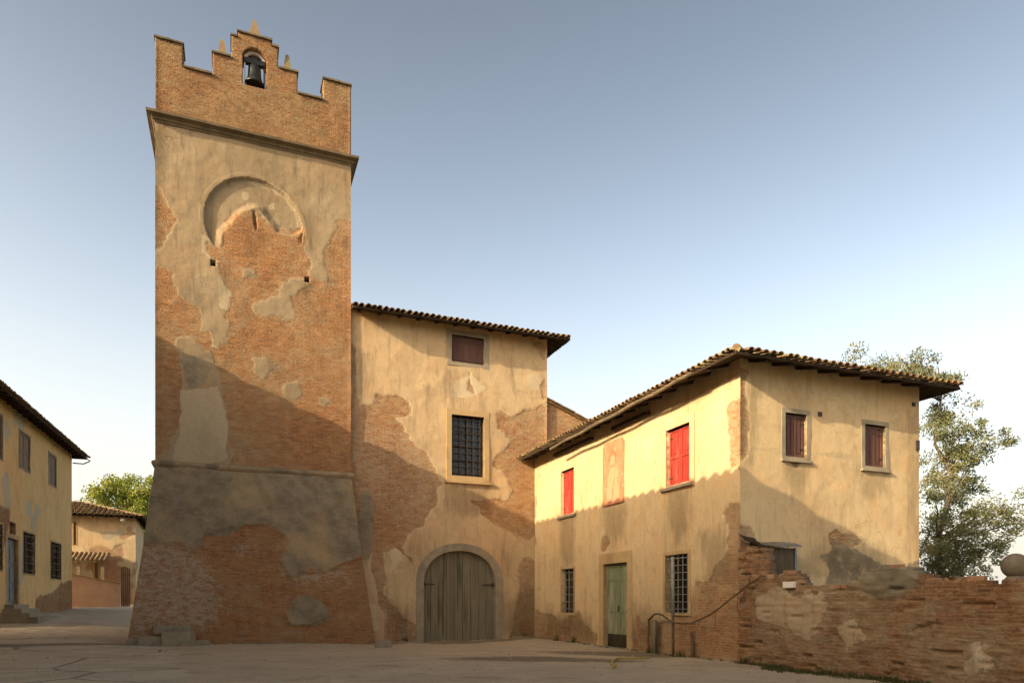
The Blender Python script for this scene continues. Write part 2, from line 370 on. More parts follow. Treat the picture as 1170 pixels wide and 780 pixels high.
M['surround'] = plain('ochre_surround', (.40, .27, .135), (.47, .33, .17), 2.0, bumpd=.006, c3=(.34, .23, .12))
M['pinksur'] = plain('rose_surround', (.56, .34, .19), (.62, .40, .23), 1.6, bumpd=.004)
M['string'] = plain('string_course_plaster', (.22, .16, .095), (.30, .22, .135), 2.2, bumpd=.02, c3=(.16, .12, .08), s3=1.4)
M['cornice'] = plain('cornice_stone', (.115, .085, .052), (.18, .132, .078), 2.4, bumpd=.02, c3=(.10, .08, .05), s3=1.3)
M['red'] = plain('red_paint', (.29, .028, .020), (.35, .040, .027), 2.4, .55, .002, (1, 1, .3), .35, c3=(.36, .085, .06), s3=3.2)
M['maroon'] = plain('maroon_paint', (.095, .042, .032), (.135, .062, .046), 3, .6, .002, (1, 1, .25), .3)
M['green'] = plain('green_paint', (.145, .165, .090), (.20, .215, .125), 2.0, .75, .006, (1, 1, .2), .25, c3=(.32, .29, .21), s3=3.6)
M['dirtwood'] = plain('rotten_wood', (.03, .022, .014), (.06, .042, .026), 4, .9, .004, (1, 1, .3))
M['gatewood'] = plain('weathered_planks', (.150, .128, .082), (.25, .215, .145), 1.2, .85, .016, (4, 4, .2), .15, c3=(.085, .078, .045), s3=1.2)
M['wood'] = plain('dark_eave_wood', (.030, .019, .011), (.055, .034, .02), 3, .85, .004, (1, 1, 1))
M['iron'] = plain('iron', (.035, .028, .024), (.075, .055, .045), 14, .6, .002, metal=.3, spec=.4)
M['paleiron'] = plain('grey_painted_iron', (.20, .19, .17), (.28, .26, .23), 14, .6, .002, spec=.3)
M['bronze'] = plain('dark_bronze', (.028, .03, .032), (.055, .055, .05), 6, .4, .003, metal=.7, spec=.5)
M['whiteiron'] = plain('white_painted_iron', (.78, .78, .78), (.86, .86, .86), 8, .5, .002, spec=.4)
M['metal'] = plain('galvanised_sheet', (.15, .165, .18), (.24, .255, .27), 5, .45, .004, metal=.6, spec=.4, c3=(.16, .11, .07), s3=2)
M['blue'] = plain('blue_grey_door', (.13, .15, .165), (.18, .20, .21), 3, .6, .002)
M['hose'] = plain('yellow_hose', (.34, .26, .06), (.42, .33, .09), 6, .5, 0)
M['vine'] = plain('dry_stem', (.085, .055, .032), (.15, .10, .06), 12, .9, .004)
M['white'] = plain('white_block', (.6, .55, .48), (.72, .67, .58), 6, .8, .003)
M['bark'] = plain('bark', (.07, .055, .04), (.12, .095, .07), 8, .95, .01, (1, 1, .3))
M['dark'] = plain('dark_void', (.012, .01, .008), (.02, .016, .012), 4, .95, 0)
def glass():
    g = NT('old_glass'); g.b.inputs['Base Color'].default_value = (.012, .012, .013, 1); g.b.inputs['Roughness'].default_value = .12
    g.b.inputs['Specular IOR Level'].default_value = .5
    n = g.noise(g.obj(), 3, 3); g.bump(n, .3, .01); return g.m
M['glass'] = glass()
def tile_mat():
    g = NT('terracotta_tiles'); co = g.obj(); n = g.noise(co, 5, 4, .6); n2 = g.noise(co, 1.6, 5, .7); n3 = g.noise(co, 26, 3, .7)
    c = g.mix(g.ramp(n, .35, .65), (.21, .120, .066), (.12, .078, .048)); c = g.mix(g.ramp(n2, .50, .62), c, (.25, .195, .10))
    c = g.mix(g.ramp(g.noise(co, 9, 4, .7), .56, .66), c, (.36, .29, .10)); c = g.mix(g.math('MULTIPLY', g.ramp(n3, .52, .7), .6), c, (.07, .055, .035))
    g.l(c, g.b.inputs['Base Color']); g.b.inputs['Roughness'].default_value = .92; g.bump(g.math('ADD', n3, n), .6, .01); return g.m
M['tile'] = tile_mat()
def fresco_mat():
    g = NT('faded_fresco'); co = g.obj(); n = g.noise(co, 3, 5, .65)
    c = g.mix(g.ramp(n, .3, .7), (.40, .155, .080), (.47, .21, .115))
    w = g.math('MULTIPLY', g.math('SUBTRACT', g.noise(co, 9, 4), .5), .10)
    c = g.mix(g.math('MULTIPLY', g.ramp(g.math('ADD', g.attr('pale'), w), -.03, .05), .6), c, (.52, .32, .19))
    c = g.mix(g.math('MULTIPLY', g.ramp(g.math('ADD', g.attr('grey'), w), -.03, .03), .6), c, (.30, .10, .055))
    c = g.mix(g.math('MULTIPLY', g.ramp(g.noise(co, 6, 5, .7), .58, .66), .45), c, (.55, .38, .22))
    g.l(c, g.b.inputs['Base Color']); g.b.inputs['Roughness'].default_value = .95; return g.m
M['fresco'] = fresco_mat()
def leaf_mat(name, a, b, c3):
    g = NT(name); oi = g.n('Attribute', attribute_name='tone').outputs['Fac']
    c = g.mix(oi, a, b); c = g.mix(g.ramp(g.noise(g.obj(), .55, 3), .5, .68), c, c3)
    g.l(c, g.b.inputs['Base Color']); g.b.inputs['Roughness'].default_value = .55
    tr = g.n('BsdfTranslucent'); g.l(c, tr.inputs[0]); ms = g.n('MixShader'); ms.inputs[0].default_value = .35
    out = g.t.nodes['Material Output']; g.l(g.b.outputs[0], ms.inputs[1]); g.l(tr.outputs[0], ms.inputs[2]); g.l(ms.outputs[0], out.inputs[0]); return g.m
M['leaf_olive'] = leaf_mat('grey_green_leaves', (.125, .14, .065), (.22, .23, .12), (.26, .22, .085))
M['leaf_bright'] = leaf_mat('bright_leaves', (.17, .21, .035), (.28, .31, .07), (.31, .30, .07))
M['leaf_weed'] = leaf_mat('weed_leaves', (.05, .065, .02), (.10, .11, .035), (.14, .12, .05))
def ground_mat():
    g = NT('packed_dirt'); co = g.obj()
    n0 = g.noise(co, .16, 4, .6); n1 = g.noise(co, .7, 6, .65); n2 = g.noise(co, 4.5, 6, .7); n3 = g.noise(co, 28, 4, .75); n4 = g.noise(co, 90, 3, .7)
    c = g.mix(g.ramp(n1, .35, .65), (.50, .40, .275), (.58, .475, .335))
    c = g.mix(g.ramp(n0, .42, .58), c, (.54, .44, .31))
    c = g.mix(g.math('MULTIPLY', g.ramp(g.noise(g.scale(co, (.6, 1.5, 1)), .8, 6, .7), .54, .66), .75), c, (.36, .275, .18))
    c = g.mix(g.math('MULTIPLY', g.ramp(g.noise(g.scale(co, (.7, 1.3, 1)), 2.1, 9, .74), .52, .64), .6), c, (.34, .265, .175)); c = g.mix(g.math('MULTIPLY', g.ramp(n2, .52, .68), .6), c, (.55, .445, .30)); c = g.mix(g.math('MULTIPLY', g.ramp(n3, .52, .64), .65), c, (.20, .155, .105)); pt_ = g.ramp(g.noise(g.scale(co, (.55, 1, 1)), .55, 8, .7, .6), .50, .56); c = g.mix(g.math('MULTIPLY', pt_, .22), c, (.30, .25, .185))
    c = g.mix(g.math('MULTIPLY', g.ramp(n4, .56, .68), .55), c, (.58, .49, .36))
    cs = g.ramp(g.math('ADD', g.attr('concrete'), g.math('MULTIPLY', g.math('SUBTRACT', n2, .5), .8)), -.08, .08)
    cc = g.mix(g.ramp(n1, .4, .65), (.60, .51, .37), (.50, .41, .29)); cc = g.mix(g.math('MULTIPLY', g.ramp(n3, .5, .68), .5), cc, (.17, .135, .095))
    vo = g.n('TexVoronoi', feature='DISTANCE_TO_EDGE'); g.l(g.scale(co, (.5, .8, 1)), vo.inputs['Vector']); vo.inputs['Scale'].default_value = .5
    ck = g.math('SUBTRACT', 1, g.ramp(vo.outputs['Distance'], .003, .02)); cc = g.mix(g.math('MULTIPLY', ck, .65), cc, (.10, .08, .055))
    c = g.mix(cs, c, cc)
    dm = g.ramp(g.math('ADD', g.attr('damp'), g.math('MULTIPLY', g.math('SUBTRACT', n2, .5), 1.0)), -.2, .25); c = g.mix(g.math('MULTIPLY', dm, .7), c, (.135, .098, .058))
    gr = g.ramp(g.math('ADD', g.attr('field'), g.math('MULTIPLY', g.math('SUBTRACT', n1, .5), 1.2)), -.1, .3); c = g.mix(gr, c, g.mix(g.ramp(n2, .4, .6), (.075, .085, .03), (.14, .12, .05)))
    g.l(c, g.b.inputs['Base Color']); g.b.inputs['Roughness'].default_value = .93
    g.bump(g.math('ADD', g.math('ADD', g.math('MULTIPLY', n2, .09), g.math('MULTIPLY', n3, .035)), g.math('MULTIPLY', n4, .01)), 1.0); return g.m
M['ground'] = ground_mat()

# ------------------------------------------------------------------ ground
def sst(x, a, b):
    t = np.clip((np.asarray(x, float) - a) / (b - a), 0, 1); return t * t * (3 - 2 * t)
def UV(X, Y): return (X * CT + Y * ST, -X * ST + Y * CT)
def gz(X, Y):
    X = np.asarray(X, float); Y = np.asarray(Y, float); u, v = UV(X, Y)
    rise = .043 * np.clip(v - 24, 0, 40) * (1 - sst(u, -6, -1.5))
    dip = -.20 * np.exp(-((u - 7.5) / 4.5) ** 2 - ((v - 26) / 4.0) ** 2) - .10 * sst(u, 7, 11) * (1 - sst(v, 20, 25))
    heap = .10 * np.exp(-((v - 26.0) / .8) ** 2) * sst(u, 4, 7) * (1 - sst(u, 11, 12)) * (1 + .8 * vnoise(u * 1.3, v * 1.3, 5))
    return rise + dip + heap + .035 * fbm(X * .45, Y * .45, 3) + .014 * fbm(X * 2, Y * 2, 9)
def ground():
    xs = np.concatenate([-np.geomspace(600, 45, 14), np.arange(-44, 20, .22), np.geomspace(20.5, 600, 18)])
    ys = np.concatenate([-np.geomspace(400, 8, 10), np.arange(-6, 8, 1.0), np.arange(8, 34, .2), np.arange(34, 60, .5), np.geomspace(60.5, 900, 16)])
    X, Y = np.meshgrid(xs, ys, indexing='ij'); far = sst(np.hypot(X, Y), 70, 160); Z = gz(X, Y) * (1 - far) + .3 * far
    u, v = UV(X, Y)
    conc = sdf([(-30, 3), (-9.6, 14), (-9.0, 18.5), (-10.8, 22), (-13.5, 23.2), (-19, 29), (-22, 36), (-30, 40)], X, Y)
    conc = np.maximum(conc, sdf([(-20, 5), (-5.2, 9), (-6.0, 13), (-8.6, 18), (-10.0, 21.4), (-14, 23), (-24, 28)], X, Y))
    damp = np.maximum(1 - np.hypot((X - 3.4) / 2.6, (Y - 20.4) / 1.3) * 1.0, 1 - np.hypot((X - .8) / 2.6, (Y - 17.6) / .8))
    damp = np.maximum(damp, .5 - np.abs(v - 25.9) * 1.2)
    damp = np.clip(damp, -2, .8)
    field = np.where((v > 40) & (u > -4) | (v > 58) | (u > 20) | (np.hypot(X, Y) > 70), 1.0, -1.0)
    nx, ny = X.shape; idx = np.arange(nx * ny).reshape(nx, ny)
    F = np.stack([idx[:-1, :-1].ravel(), idx[1:, :-1].ravel(), idx[1:, 1:].ravel(), idx[:-1, 1:].ravel()], -1)
    o = mesh_obj('ground', np.stack([X, Y, Z], -1).reshape(-1, 3), F, M['ground'], None, True, {'concrete': np.clip(conc, -2, 2), 'damp': damp, 'field': field})
    tag(o, 'packed dirt and worn concrete ground of the courtyard', 'ground', kind='structure')
ground()

# ------------------------------------------------------------------ roofs
def roof(parent, o, ang, flip, length, width, ze, over, pitch, end_over=None, hip=True, sp=.23, r=.092, overb=None, rafters=True, butt_over=0.0):
    """pitched roof: ridge along `ang` from a butted end at o to a hip; width runs to the side. ze = height of the eave's underside edge."""
    L = np.array((math.cos(ang), math.sin(ang))); Wd = np.array((-L[1], L[0])) * (1 if not flip else -1); o = np.array(o, float)
    eo = over if end_over is None else end_over; T = .07
    def P(l, w, h): q = o + L * l + Wd * w; return (q[0], q[1], h)
    half = width / 2; zr = ze + (half + over) * pitch; lr = length + eo - (half + over) if hip else length + eo; b0 = -butt_over
    ob = over if overb is None else overb
    mb = MB()
    for dz in (0, T):
        mb.v += [P(b0, -over, ze + dz), P(length + eo, -over, ze + dz), P(lr, half, zr + dz), P(b0, half, zr + dz), P(length + eo, width + over, ze + dz), P(b0, width + over, ze + dz)]
    for k in (0, 6):
        mb.f += [[0 + k, 1 + k, 2 + k, 3 + k], [5 + k, 3 + k, 2 + k, 4 + k], [1 + k, 4 + k, 2 + k]]
    mb.f += [[0, 1, 7, 6], [1, 4, 10, 7], [4, 5, 11, 10], [5, 3, 9, 11], [3, 0, 6, 9]]
    rf = mb.build('roof', M['wood'], parent)
    V = []; Fq = []
    nseg = 6
    def column(e, up, side, n_up, ln):
        # a run of cover tiles from the eave point e upward
        k = 0; d = -.09 - random.random() * .05; tl = .42
        while d < ln:
            l = min(tl + .06, ln - d + .02); jx = random.uniform(-.018, .018); tilt = .022
            r0, r1 = r * random.uniform(1.0, 1.1), r * .80
            base = len(V)
            for q, (dd, rr, hh) in enumerate(((d, r0, .050 + random.uniform(-.006, .012)), (d + l, r1, .02))):
                c = e + up * dd + n_up * hh + side * jx
                for s_ in range(nseg + 1):
                    a = math.pi * s_ / nseg; V.append(tuple(c + side * (rr * math.cos(a)) + n_up * (rr * math.sin(a) * .85)))
                for s_ in range(nseg + 1):
                    a = math.pi * s_ / nseg; V.append(tuple(c + side * ((rr - .02) * math.cos(a)) + n_up * ((rr - .02) * math.sin(a) * .85)))
            m = nseg + 1
            for s_ in range(nseg):
                Fq.append((base + s_, base + s_ + 1, base + 2 * m + s_ + 1, base + 2 * m + s_))
                Fq.append((base + m + s_ + 1, base + m + s_, base + 3 * m + s_, base + 3 * m + s_ + 1))
                Fq.append((base + s_ + 1, base + s_, base + m + s_, base + m + s_ + 1))
            d += tl
    cs = math.sqrt(1 + pitch * pitch)
    def plane(p0, dirx, dirup, total, lim):
        side = Vector((dirx[0], dirx[1], 0)); up = Vector((dirup[0], dirup[1], pitch)).normalized(); nn = side.cross(up)
        if nn.z < 0: nn = -nn
        k = sp * .4
        while k < total - .02:
            ln = lim(k) * cs
            if ln > .1: column(Vector(p0) + side * k + Vector((0, 0, T)), up, side, nn, ln)
            k += sp * random.uniform(.94, 1.06)
    tot = length + eo - b0
    plane(P(b0, -over, ze), L, Wd, tot, lambda k: min(half + over, (tot - k) if hip else 1e9))
    plane(P(b0, width + over, ze), L, -Wd, tot, lambda k: min(half + over, (tot - k) if hip else 1e9))
    if hip: plane(P(length + eo, -over, ze), Wd, -L, width + 2 * over, lambda k: min(k, width + 2 * over - k))
    mesh_obj('roof_tiles', V, np.array(Fq), M['tile'], rf, False)
    # ridge and hip tiles
    rt = MB()
    rt.tube([P(b0, half, zr + T + .05), P(lr, half, zr + T + .05)], .11, 8)
    if hip:
        for w in (-over, width + over): rt.tube([P(length + eo - .02, w + (.02 if w < 0 else -.02), ze + T + .07), P(lr, half, zr + T + .07)], .105, 8)
    rt.build('ridge_tiles', M['tile'], rf)
    if rafters:
        rm = MB()
        def raf(l0, w0, l1, w1, h0, h1):
            a = np.array(P(l0, w0, h0)); b = np.array(P(l1, w1, h1)); d = b - a; d2 = d[:2] / np.hypot(*d[:2]); sd = np.array((-d2[1], d2[0], 0)) * .05; dn = np.array((0, 0, .07))
            m = MB(); m.box8([a - sd - dn, a + sd - dn, b + sd - dn, b - sd - dn, a - sd, a + sd, b + sd, b - sd]); m.build('rafter', M['wood'], rf)
        k = b0 + .35
        while k < length: raf(k, -over + .08, k, .05, ze + .08 * pitch - .003, ze + (over + .05) * pitch - .003); k += .75
        if hip:
            k = .3
            while k < width: raf(length + eo - .08, k, length - .05, k, ze + .08 * pitch - .003, ze + (over + .05) * pitch - .003); k += .75
    return rf

# ------------------------------------------------------------------ windows and doors
def frame_ring(F, r, wd, d0, d1, jit=.006):
    a0, a1, z0, z1 = r
    j = lambda: random.uniform(-jit, jit)
    o = [(a0 - wd + j(), z0 - wd * .8 + j()), (a1 + wd + j(), z0 - wd * .8 + j()), (a1 + wd + j(), z1 + wd + j()), (a0 - wd + j(), z1 + wd + j())]
    i = [(a0, z0), (a1, z0), (a1, z1), (a0, z1)]
    return MB().ring(F, o, i, d0, d1)
def shutter_leafs(F, r, d, mat, parent, leaves=2, panels=2):
    a0, a1, z0, z1 = r; w = (a1 - a0) / leaves
    for k in range(leaves):
        x0, x1 = a0 + k * w + .006, a0 + (k + 1) * w - .006; m = MB()
        m.fbox(F, x0, x1, d - .03, d, z0 + .012, z1 - .012); st = .075
        m.fbox(F, x0, x0 + st, d + .001, d + .022, z0 + .012, z1 - .012); m.fbox(F, x1 - st, x1, d + .001, d + .022, z0 + .012, z1 - .012)
        hs = [z0 + .012 + (z1 - z0 - .024) * q / panels for q in range(panels + 1)]
        for q, h in enumerate(hs):
            lo = h if q == 0 else h - st / 2 if q < panels else h - st
            m.fbox(F, x0 + st, x1 - st, d + .001, d + .022, lo, lo + st)
        for q in range(panels): m.fbox(F, x0 + st + .05, x1 - st - .05, d + .001, d + .012, hs[q] + st + .04, hs[q + 1] - st - .02)
        sh_ = m.build('shutter', mat, parent)
        if leaves > 1 and d > -.14:
            for q in (z0 + .22, z1 - .26): e = x0 if k == 0 else x1 - .16; h_ = MB(); h_.fbox(F, e, e + .16, d + .0225, d + .030, q, q + .035); h_.build('hinge', M['iron'], sh_)
def grille(F, r, d, parent, nv, nh, mat, rad=.011):
    a0, a1, z0, z1 = r; m = MB()
    for k in range(nv): 
        a = a0 + (a1 - a0) * (k + .5) / nv; m.fbox(F, a - rad, a + rad, d - rad, d + rad, z0, z1)
    for k in range(nh):
        z = z0 + (z1 - z0) * (k + .5) / nh; m.fbox(F, a0, a1, d - rad * 1.6, d + rad * 1.6, z - rad * .8, z + rad * .8)
    return m.build('grille', mat, parent)
def pane(F, r, d, parent, nv=2, nh=4):
    a0, a1, z0, z1 = r; g = MB(); g.fbox(F, a0, a1, d - .01, d, z0, z1); g.build('pane', M['glass'], parent)
    f = MB(); w = .035
    for k in range(nv + 1):
        a = a0 + (a1 - a0) * k / nv; a = min(max(a, a0 + w / 2), a1 - w / 2); f.fbox(F, a - w / 2, a + w / 2, d + .002, d + .03, z0, z1)
    for k in range(nh + 1):
        z = z0 + (z1 - z0) * k / nh; z = min(max(z, z0 + w / 2), z1 - w / 2); f.fbox(F, a0 + w, a1 - w, d + .004, d + .026, z - w / 2, z + w / 2)
    f.build('sash', M['wood'], parent)

# ------------------------------------------------------------------ bell tower
VT, VM, UT0 = 26.8, 26.92, -2.51
UT1 = 4.10; UR, VR, UR1 = 11.71, 14.1, 17.94
TW = UT1 - UT0
x, y = W2(UT0, VT)
tower = tag(empty('bell_tower', (x, y, 0), TH), 'tall brick bell tower with peeling plaster, sloped base and stepped battlements', 'bell tower')
TF = Face((x, y, 0), (0, 0), 0, TH)
zs_ = TF.hit(290, 536)[1]; zc = TF.hit(290, 158)[1]          # string course and cornice heights
CLK = TF.hit(291, 257); CR = 1.66
def tower_shaft():
    plast = [(160, 120), (412, 170), (404, 247), (378, 248), (384, 262), (378, 285), (374, 300), (376, 324), (352, 316), (350, 298), (345, 285), (345, 264), (338, 268), (318, 262), (308, 250), (300, 238), (290, 233), (274, 241), (262, 252), (250, 262), (252, 284),
             (240, 272), (234, 268), (230, 287), (240, 296), (252, 298), (250, 312), (263, 338), (254, 360), (251, 389), (238, 402), (247, 434), (255, 455), (262, 500), (263, 545), (165, 545), (176, 525), (188, 512), (202, 495), (206, 468), (212, 440), (205, 420), (198, 394), (201, 386),
             (223, 375), (227, 355), (216, 345), (203, 335), (198, 312), (165, 303), (165, 281), (178, 279), (201, 250), (192, 228), (177, 205), (162, 200)]
    P1 = TF.poly(plast)
    isl = [TF.poly(q) for q in ([(294, 352), (319, 338), (322, 321), (353, 318), (356, 329), (333, 341), (338, 360), (330, 366), (295, 356)], [(273, 303), (294, 306), (294, 318), (275, 320)],
           [(292, 412), (304, 408), (309, 418), (302, 430), (294, 424)], [(360, 452), (374, 450), (382, 460), (371, 466), (362, 461)], [(329, 440), (340, 439), (341, 448), (331, 449)], [(388, 395), (408, 392), (408, 402), (392, 404)])]
    brk = [TF.poly(q) for q in ([(228, 384), (240, 380), (246, 392), (238, 398)],)]
    pale = [TF.poly(q) for q in ([(204, 446), (250, 440), (262, 500), (262, 530), (200, 530), (206, 480)], [(234, 395), (250, 394), (252, 412), (240, 416)], [(228, 264), (240, 272), (256, 300), (240, 298), (228, 288)], [(275, 305), (293, 308), (293, 316)],
            [(285, 205), (310, 209), (330, 222), (341, 244), (344, 262), (340, 262), (335, 242), (324, 225), (308, 214), (290, 209)], [(306, 232), (313, 230), (314, 237), (308, 238)], [(277, 219), (283, 219), (284, 225), (278, 226)], [(255, 304), (262, 330), (270, 352), (256, 350), (250, 320)])]
    peak = TF.poly([(345, 264), (338, 268), (318, 262), (308, 250), (300, 238), (290, 233), (274, 241), (262, 252), (250, 262), (246, 280), (240, 330), (345, 330)])
    grey = [TF.poly(q) for q in ([(208, 412), (240, 404), (248, 420), (236, 440), (214, 446)],)]
    hole_px = [(240.5, 246.5, 296.5, 304), (348, 353.5, 316, 322.5)]
    rects = [TF.rect(*h) for h in hole_px]
    slit = TF.rect(289, 294, 240, 263)
    xs = steps(0, TW, .034, [q for r in rects for q in r[:2]]); zs = steps(zs_ - .05, zc + .1, .034, [q for r in rects for q in r[2:]])
    def disp(A, Z):
        dc = np.hypot(A - CLK[0], Z - CLK[1]); rec = (dc < CR)
        pk = sdf(peak, A, Z) + .10 * fbm(A * 3.5, Z * 3.5, 4)
        edge = np.minimum(1, np.minimum(A, TW - A) / .3)
        d = .030 * fbm(A * .8, Z * .8, 21) * edge + .008 * fbm(A * 4, Z * 4, 2)
        depth = .11 * np.clip((Z - CLK[1] + 1.15) / .5, 0, 1) * np.where(A > CLK[0] + .5, np.clip((Z - CLK[1] + .45) / .2, 0, 1), 1) * np.clip(.5 - pk / .22, 0.0, 1)
        d = d - np.where(rec, depth, 0)
        d += np.where((dc >= CR) & (dc < CR + .16) & (Z > CLK[1] - .2), .008, 0)
        dz = np.hypot((A - (slit[0] + slit[1]) / 2 + .12 * (Z - (slit[2] + slit[3]) / 2)) / .055, (Z - (slit[2] + slit[3]) / 2) / .36); d = d - np.where(dz < 1, .16 * (1 - dz ** 2), 0)
        return d
    def pf(A, Z):
        r = sdf(P1, A, Z)
        for q in isl: r = np.maximum(r, sdf(q, A, Z))
        for q in brk: r = np.minimum(r, -sdf(q, A, Z))
        return np.clip(r, -3, 3)
    w = facade('wall', M['tower'], tower, TF, xs, zs, holes(rects), .45, {'plaster': pf, 'pale': lambda A, Z: union(pale, A, Z), 'grey': lambda A, Z: union(grey, A, Z), 'stain': lambda A, Z: union([TF.poly(q) for q in ([(344, 324), (356, 324), (353, 352), (347, 350)], [(346, 246), (357, 244), (358, 284), (348, 286)], [(255, 306), (262, 308), (264, 336), (254, 334)], [(284, 268), (300, 268), (298, 290), (288, 288)], [(176, 150), (190, 150), (188, 200), (178, 196)])], A, Z)}, disp, relief=.014)
    for r in rects: m = MB(); m.fbox(TF, r[0] - .03, r[1] + .03, -.48, -.46, r[2] - .03, r[3] + .03); m.build('hole_backing', M['dark'], w)
    for o, ang, ln in (((TW, 0), math.pi / 2, TW), ((TW, TW), math.pi, TW), ((0, TW), -math.pi / 2, TW)):
        F2 = Face((x, y, 0), o, ang, TH)
        facade('wall', M['tower'], tower, F2, steps(0, ln, .3), steps(zs_ - .05, zc + .1, .3), None, .05, {'plaster': lambda A, Z: .2 + .9 * fbm(A * .5, Z * .4, 8)})
tower_shaft()
def tower_base():
    zb, B, BB = -.5, .84, .0
    def warp_for(ln):
        def w(A, Z, D):
            k = (zs_ - Z) / (zs_ - zb); k = .88 * k + .12 * k * k
            return (ln / 2 + (A - ln / 2) * (1 + 2 * B * k / ln), D + B * k)
        return w
    k_at = lambda py: .88 * ((zs_ - TF.hit(290, py)[1]) / (zs_ - zb))
    def pp(pts):   # pixel polygon to the flat (unwarped) sheet
        out = []
        for px, py in pts:
            k = 0
            for _ in range(4):
                a, z = TF.hit(px, py, B * k); k = (zs_ - z) / (zs_ - zb); k = .88 * k + .12 * k * k
            out.append((TW / 2 + (a - TW / 2) / (1 + 2 * B * k / TW), z))
        return out
    greyp = [pp(q) for q in ([(150, 520), (425, 530), (425, 634), (395, 644), (370, 655), (345, 654), (330, 662), (318, 640), (322, 612), (300, 600), (262, 604), (235, 612), (215, 640), (205, 622), (150, 622)], [(322, 700), (335, 684), (352, 680), (366, 690), (374, 706), (352, 716), (330, 714)])]
    salt = [pp(q) for q in ([(140, 612), (200, 616), (240, 640), (262, 690), (240, 722), (140, 730)], [(262, 618), (290, 612), (300, 632), (270, 640)], [(318, 648), (410, 640), (400, 665), (330, 672)])]
    palep = []
    xs = steps(0, TW, .05); zs = steps(zb, zs_ + .02, .05)
    def disp(A, Z):
        edge = np.minimum(1, np.minimum(A, TW - A) / .3)
        return (.045 * fbm(A * .8, Z * .8, 31) + .015 * fbm(A * 3, Z * 3, 12)) * edge + .04 * np.clip(union(greyp, A, Z) / .05, 0, 1)
    facade('sloped_base', M['tower'], tower, TF, xs, zs, None, .3, {'plaster': lambda A, Z: np.full(A.shape, -3.0), 'grey': lambda A, Z: union(greyp, A, Z), 'salt': lambda A, Z: np.clip(union(salt, A, Z), -1, .35) - .1}, disp, warp_for(TW))
    for o, ang in (((TW, 0), math.pi / 2), ((TW, TW), math.pi), ((0, TW), -math.pi / 2)):
        F2 = Face((x, y, 0), o, ang, TH)
        facade('sloped_base', M['tower'], tower, F2, steps(0, TW, .15), steps(zb, zs_ + .02, .15), None, .05, {'plaster': lambda A, Z: np.full(A.shape, -3.0), 'grey': lambda A, Z: Z - 3.2 + fbm(A * .7, Z * .7, 3)}, None, warp_for(TW))
    m = MB(); prof = [(-.05, zs_ - .15), (.05, zs_ - .13), (.10, zs_ - .06), (.115, zs_), (.09, zs_ + .06), (.02, zs_ + .10), (-.05, zs_ + .11)]
    # string course with slightly uneven run
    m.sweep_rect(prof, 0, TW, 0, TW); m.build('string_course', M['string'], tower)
tower_base()
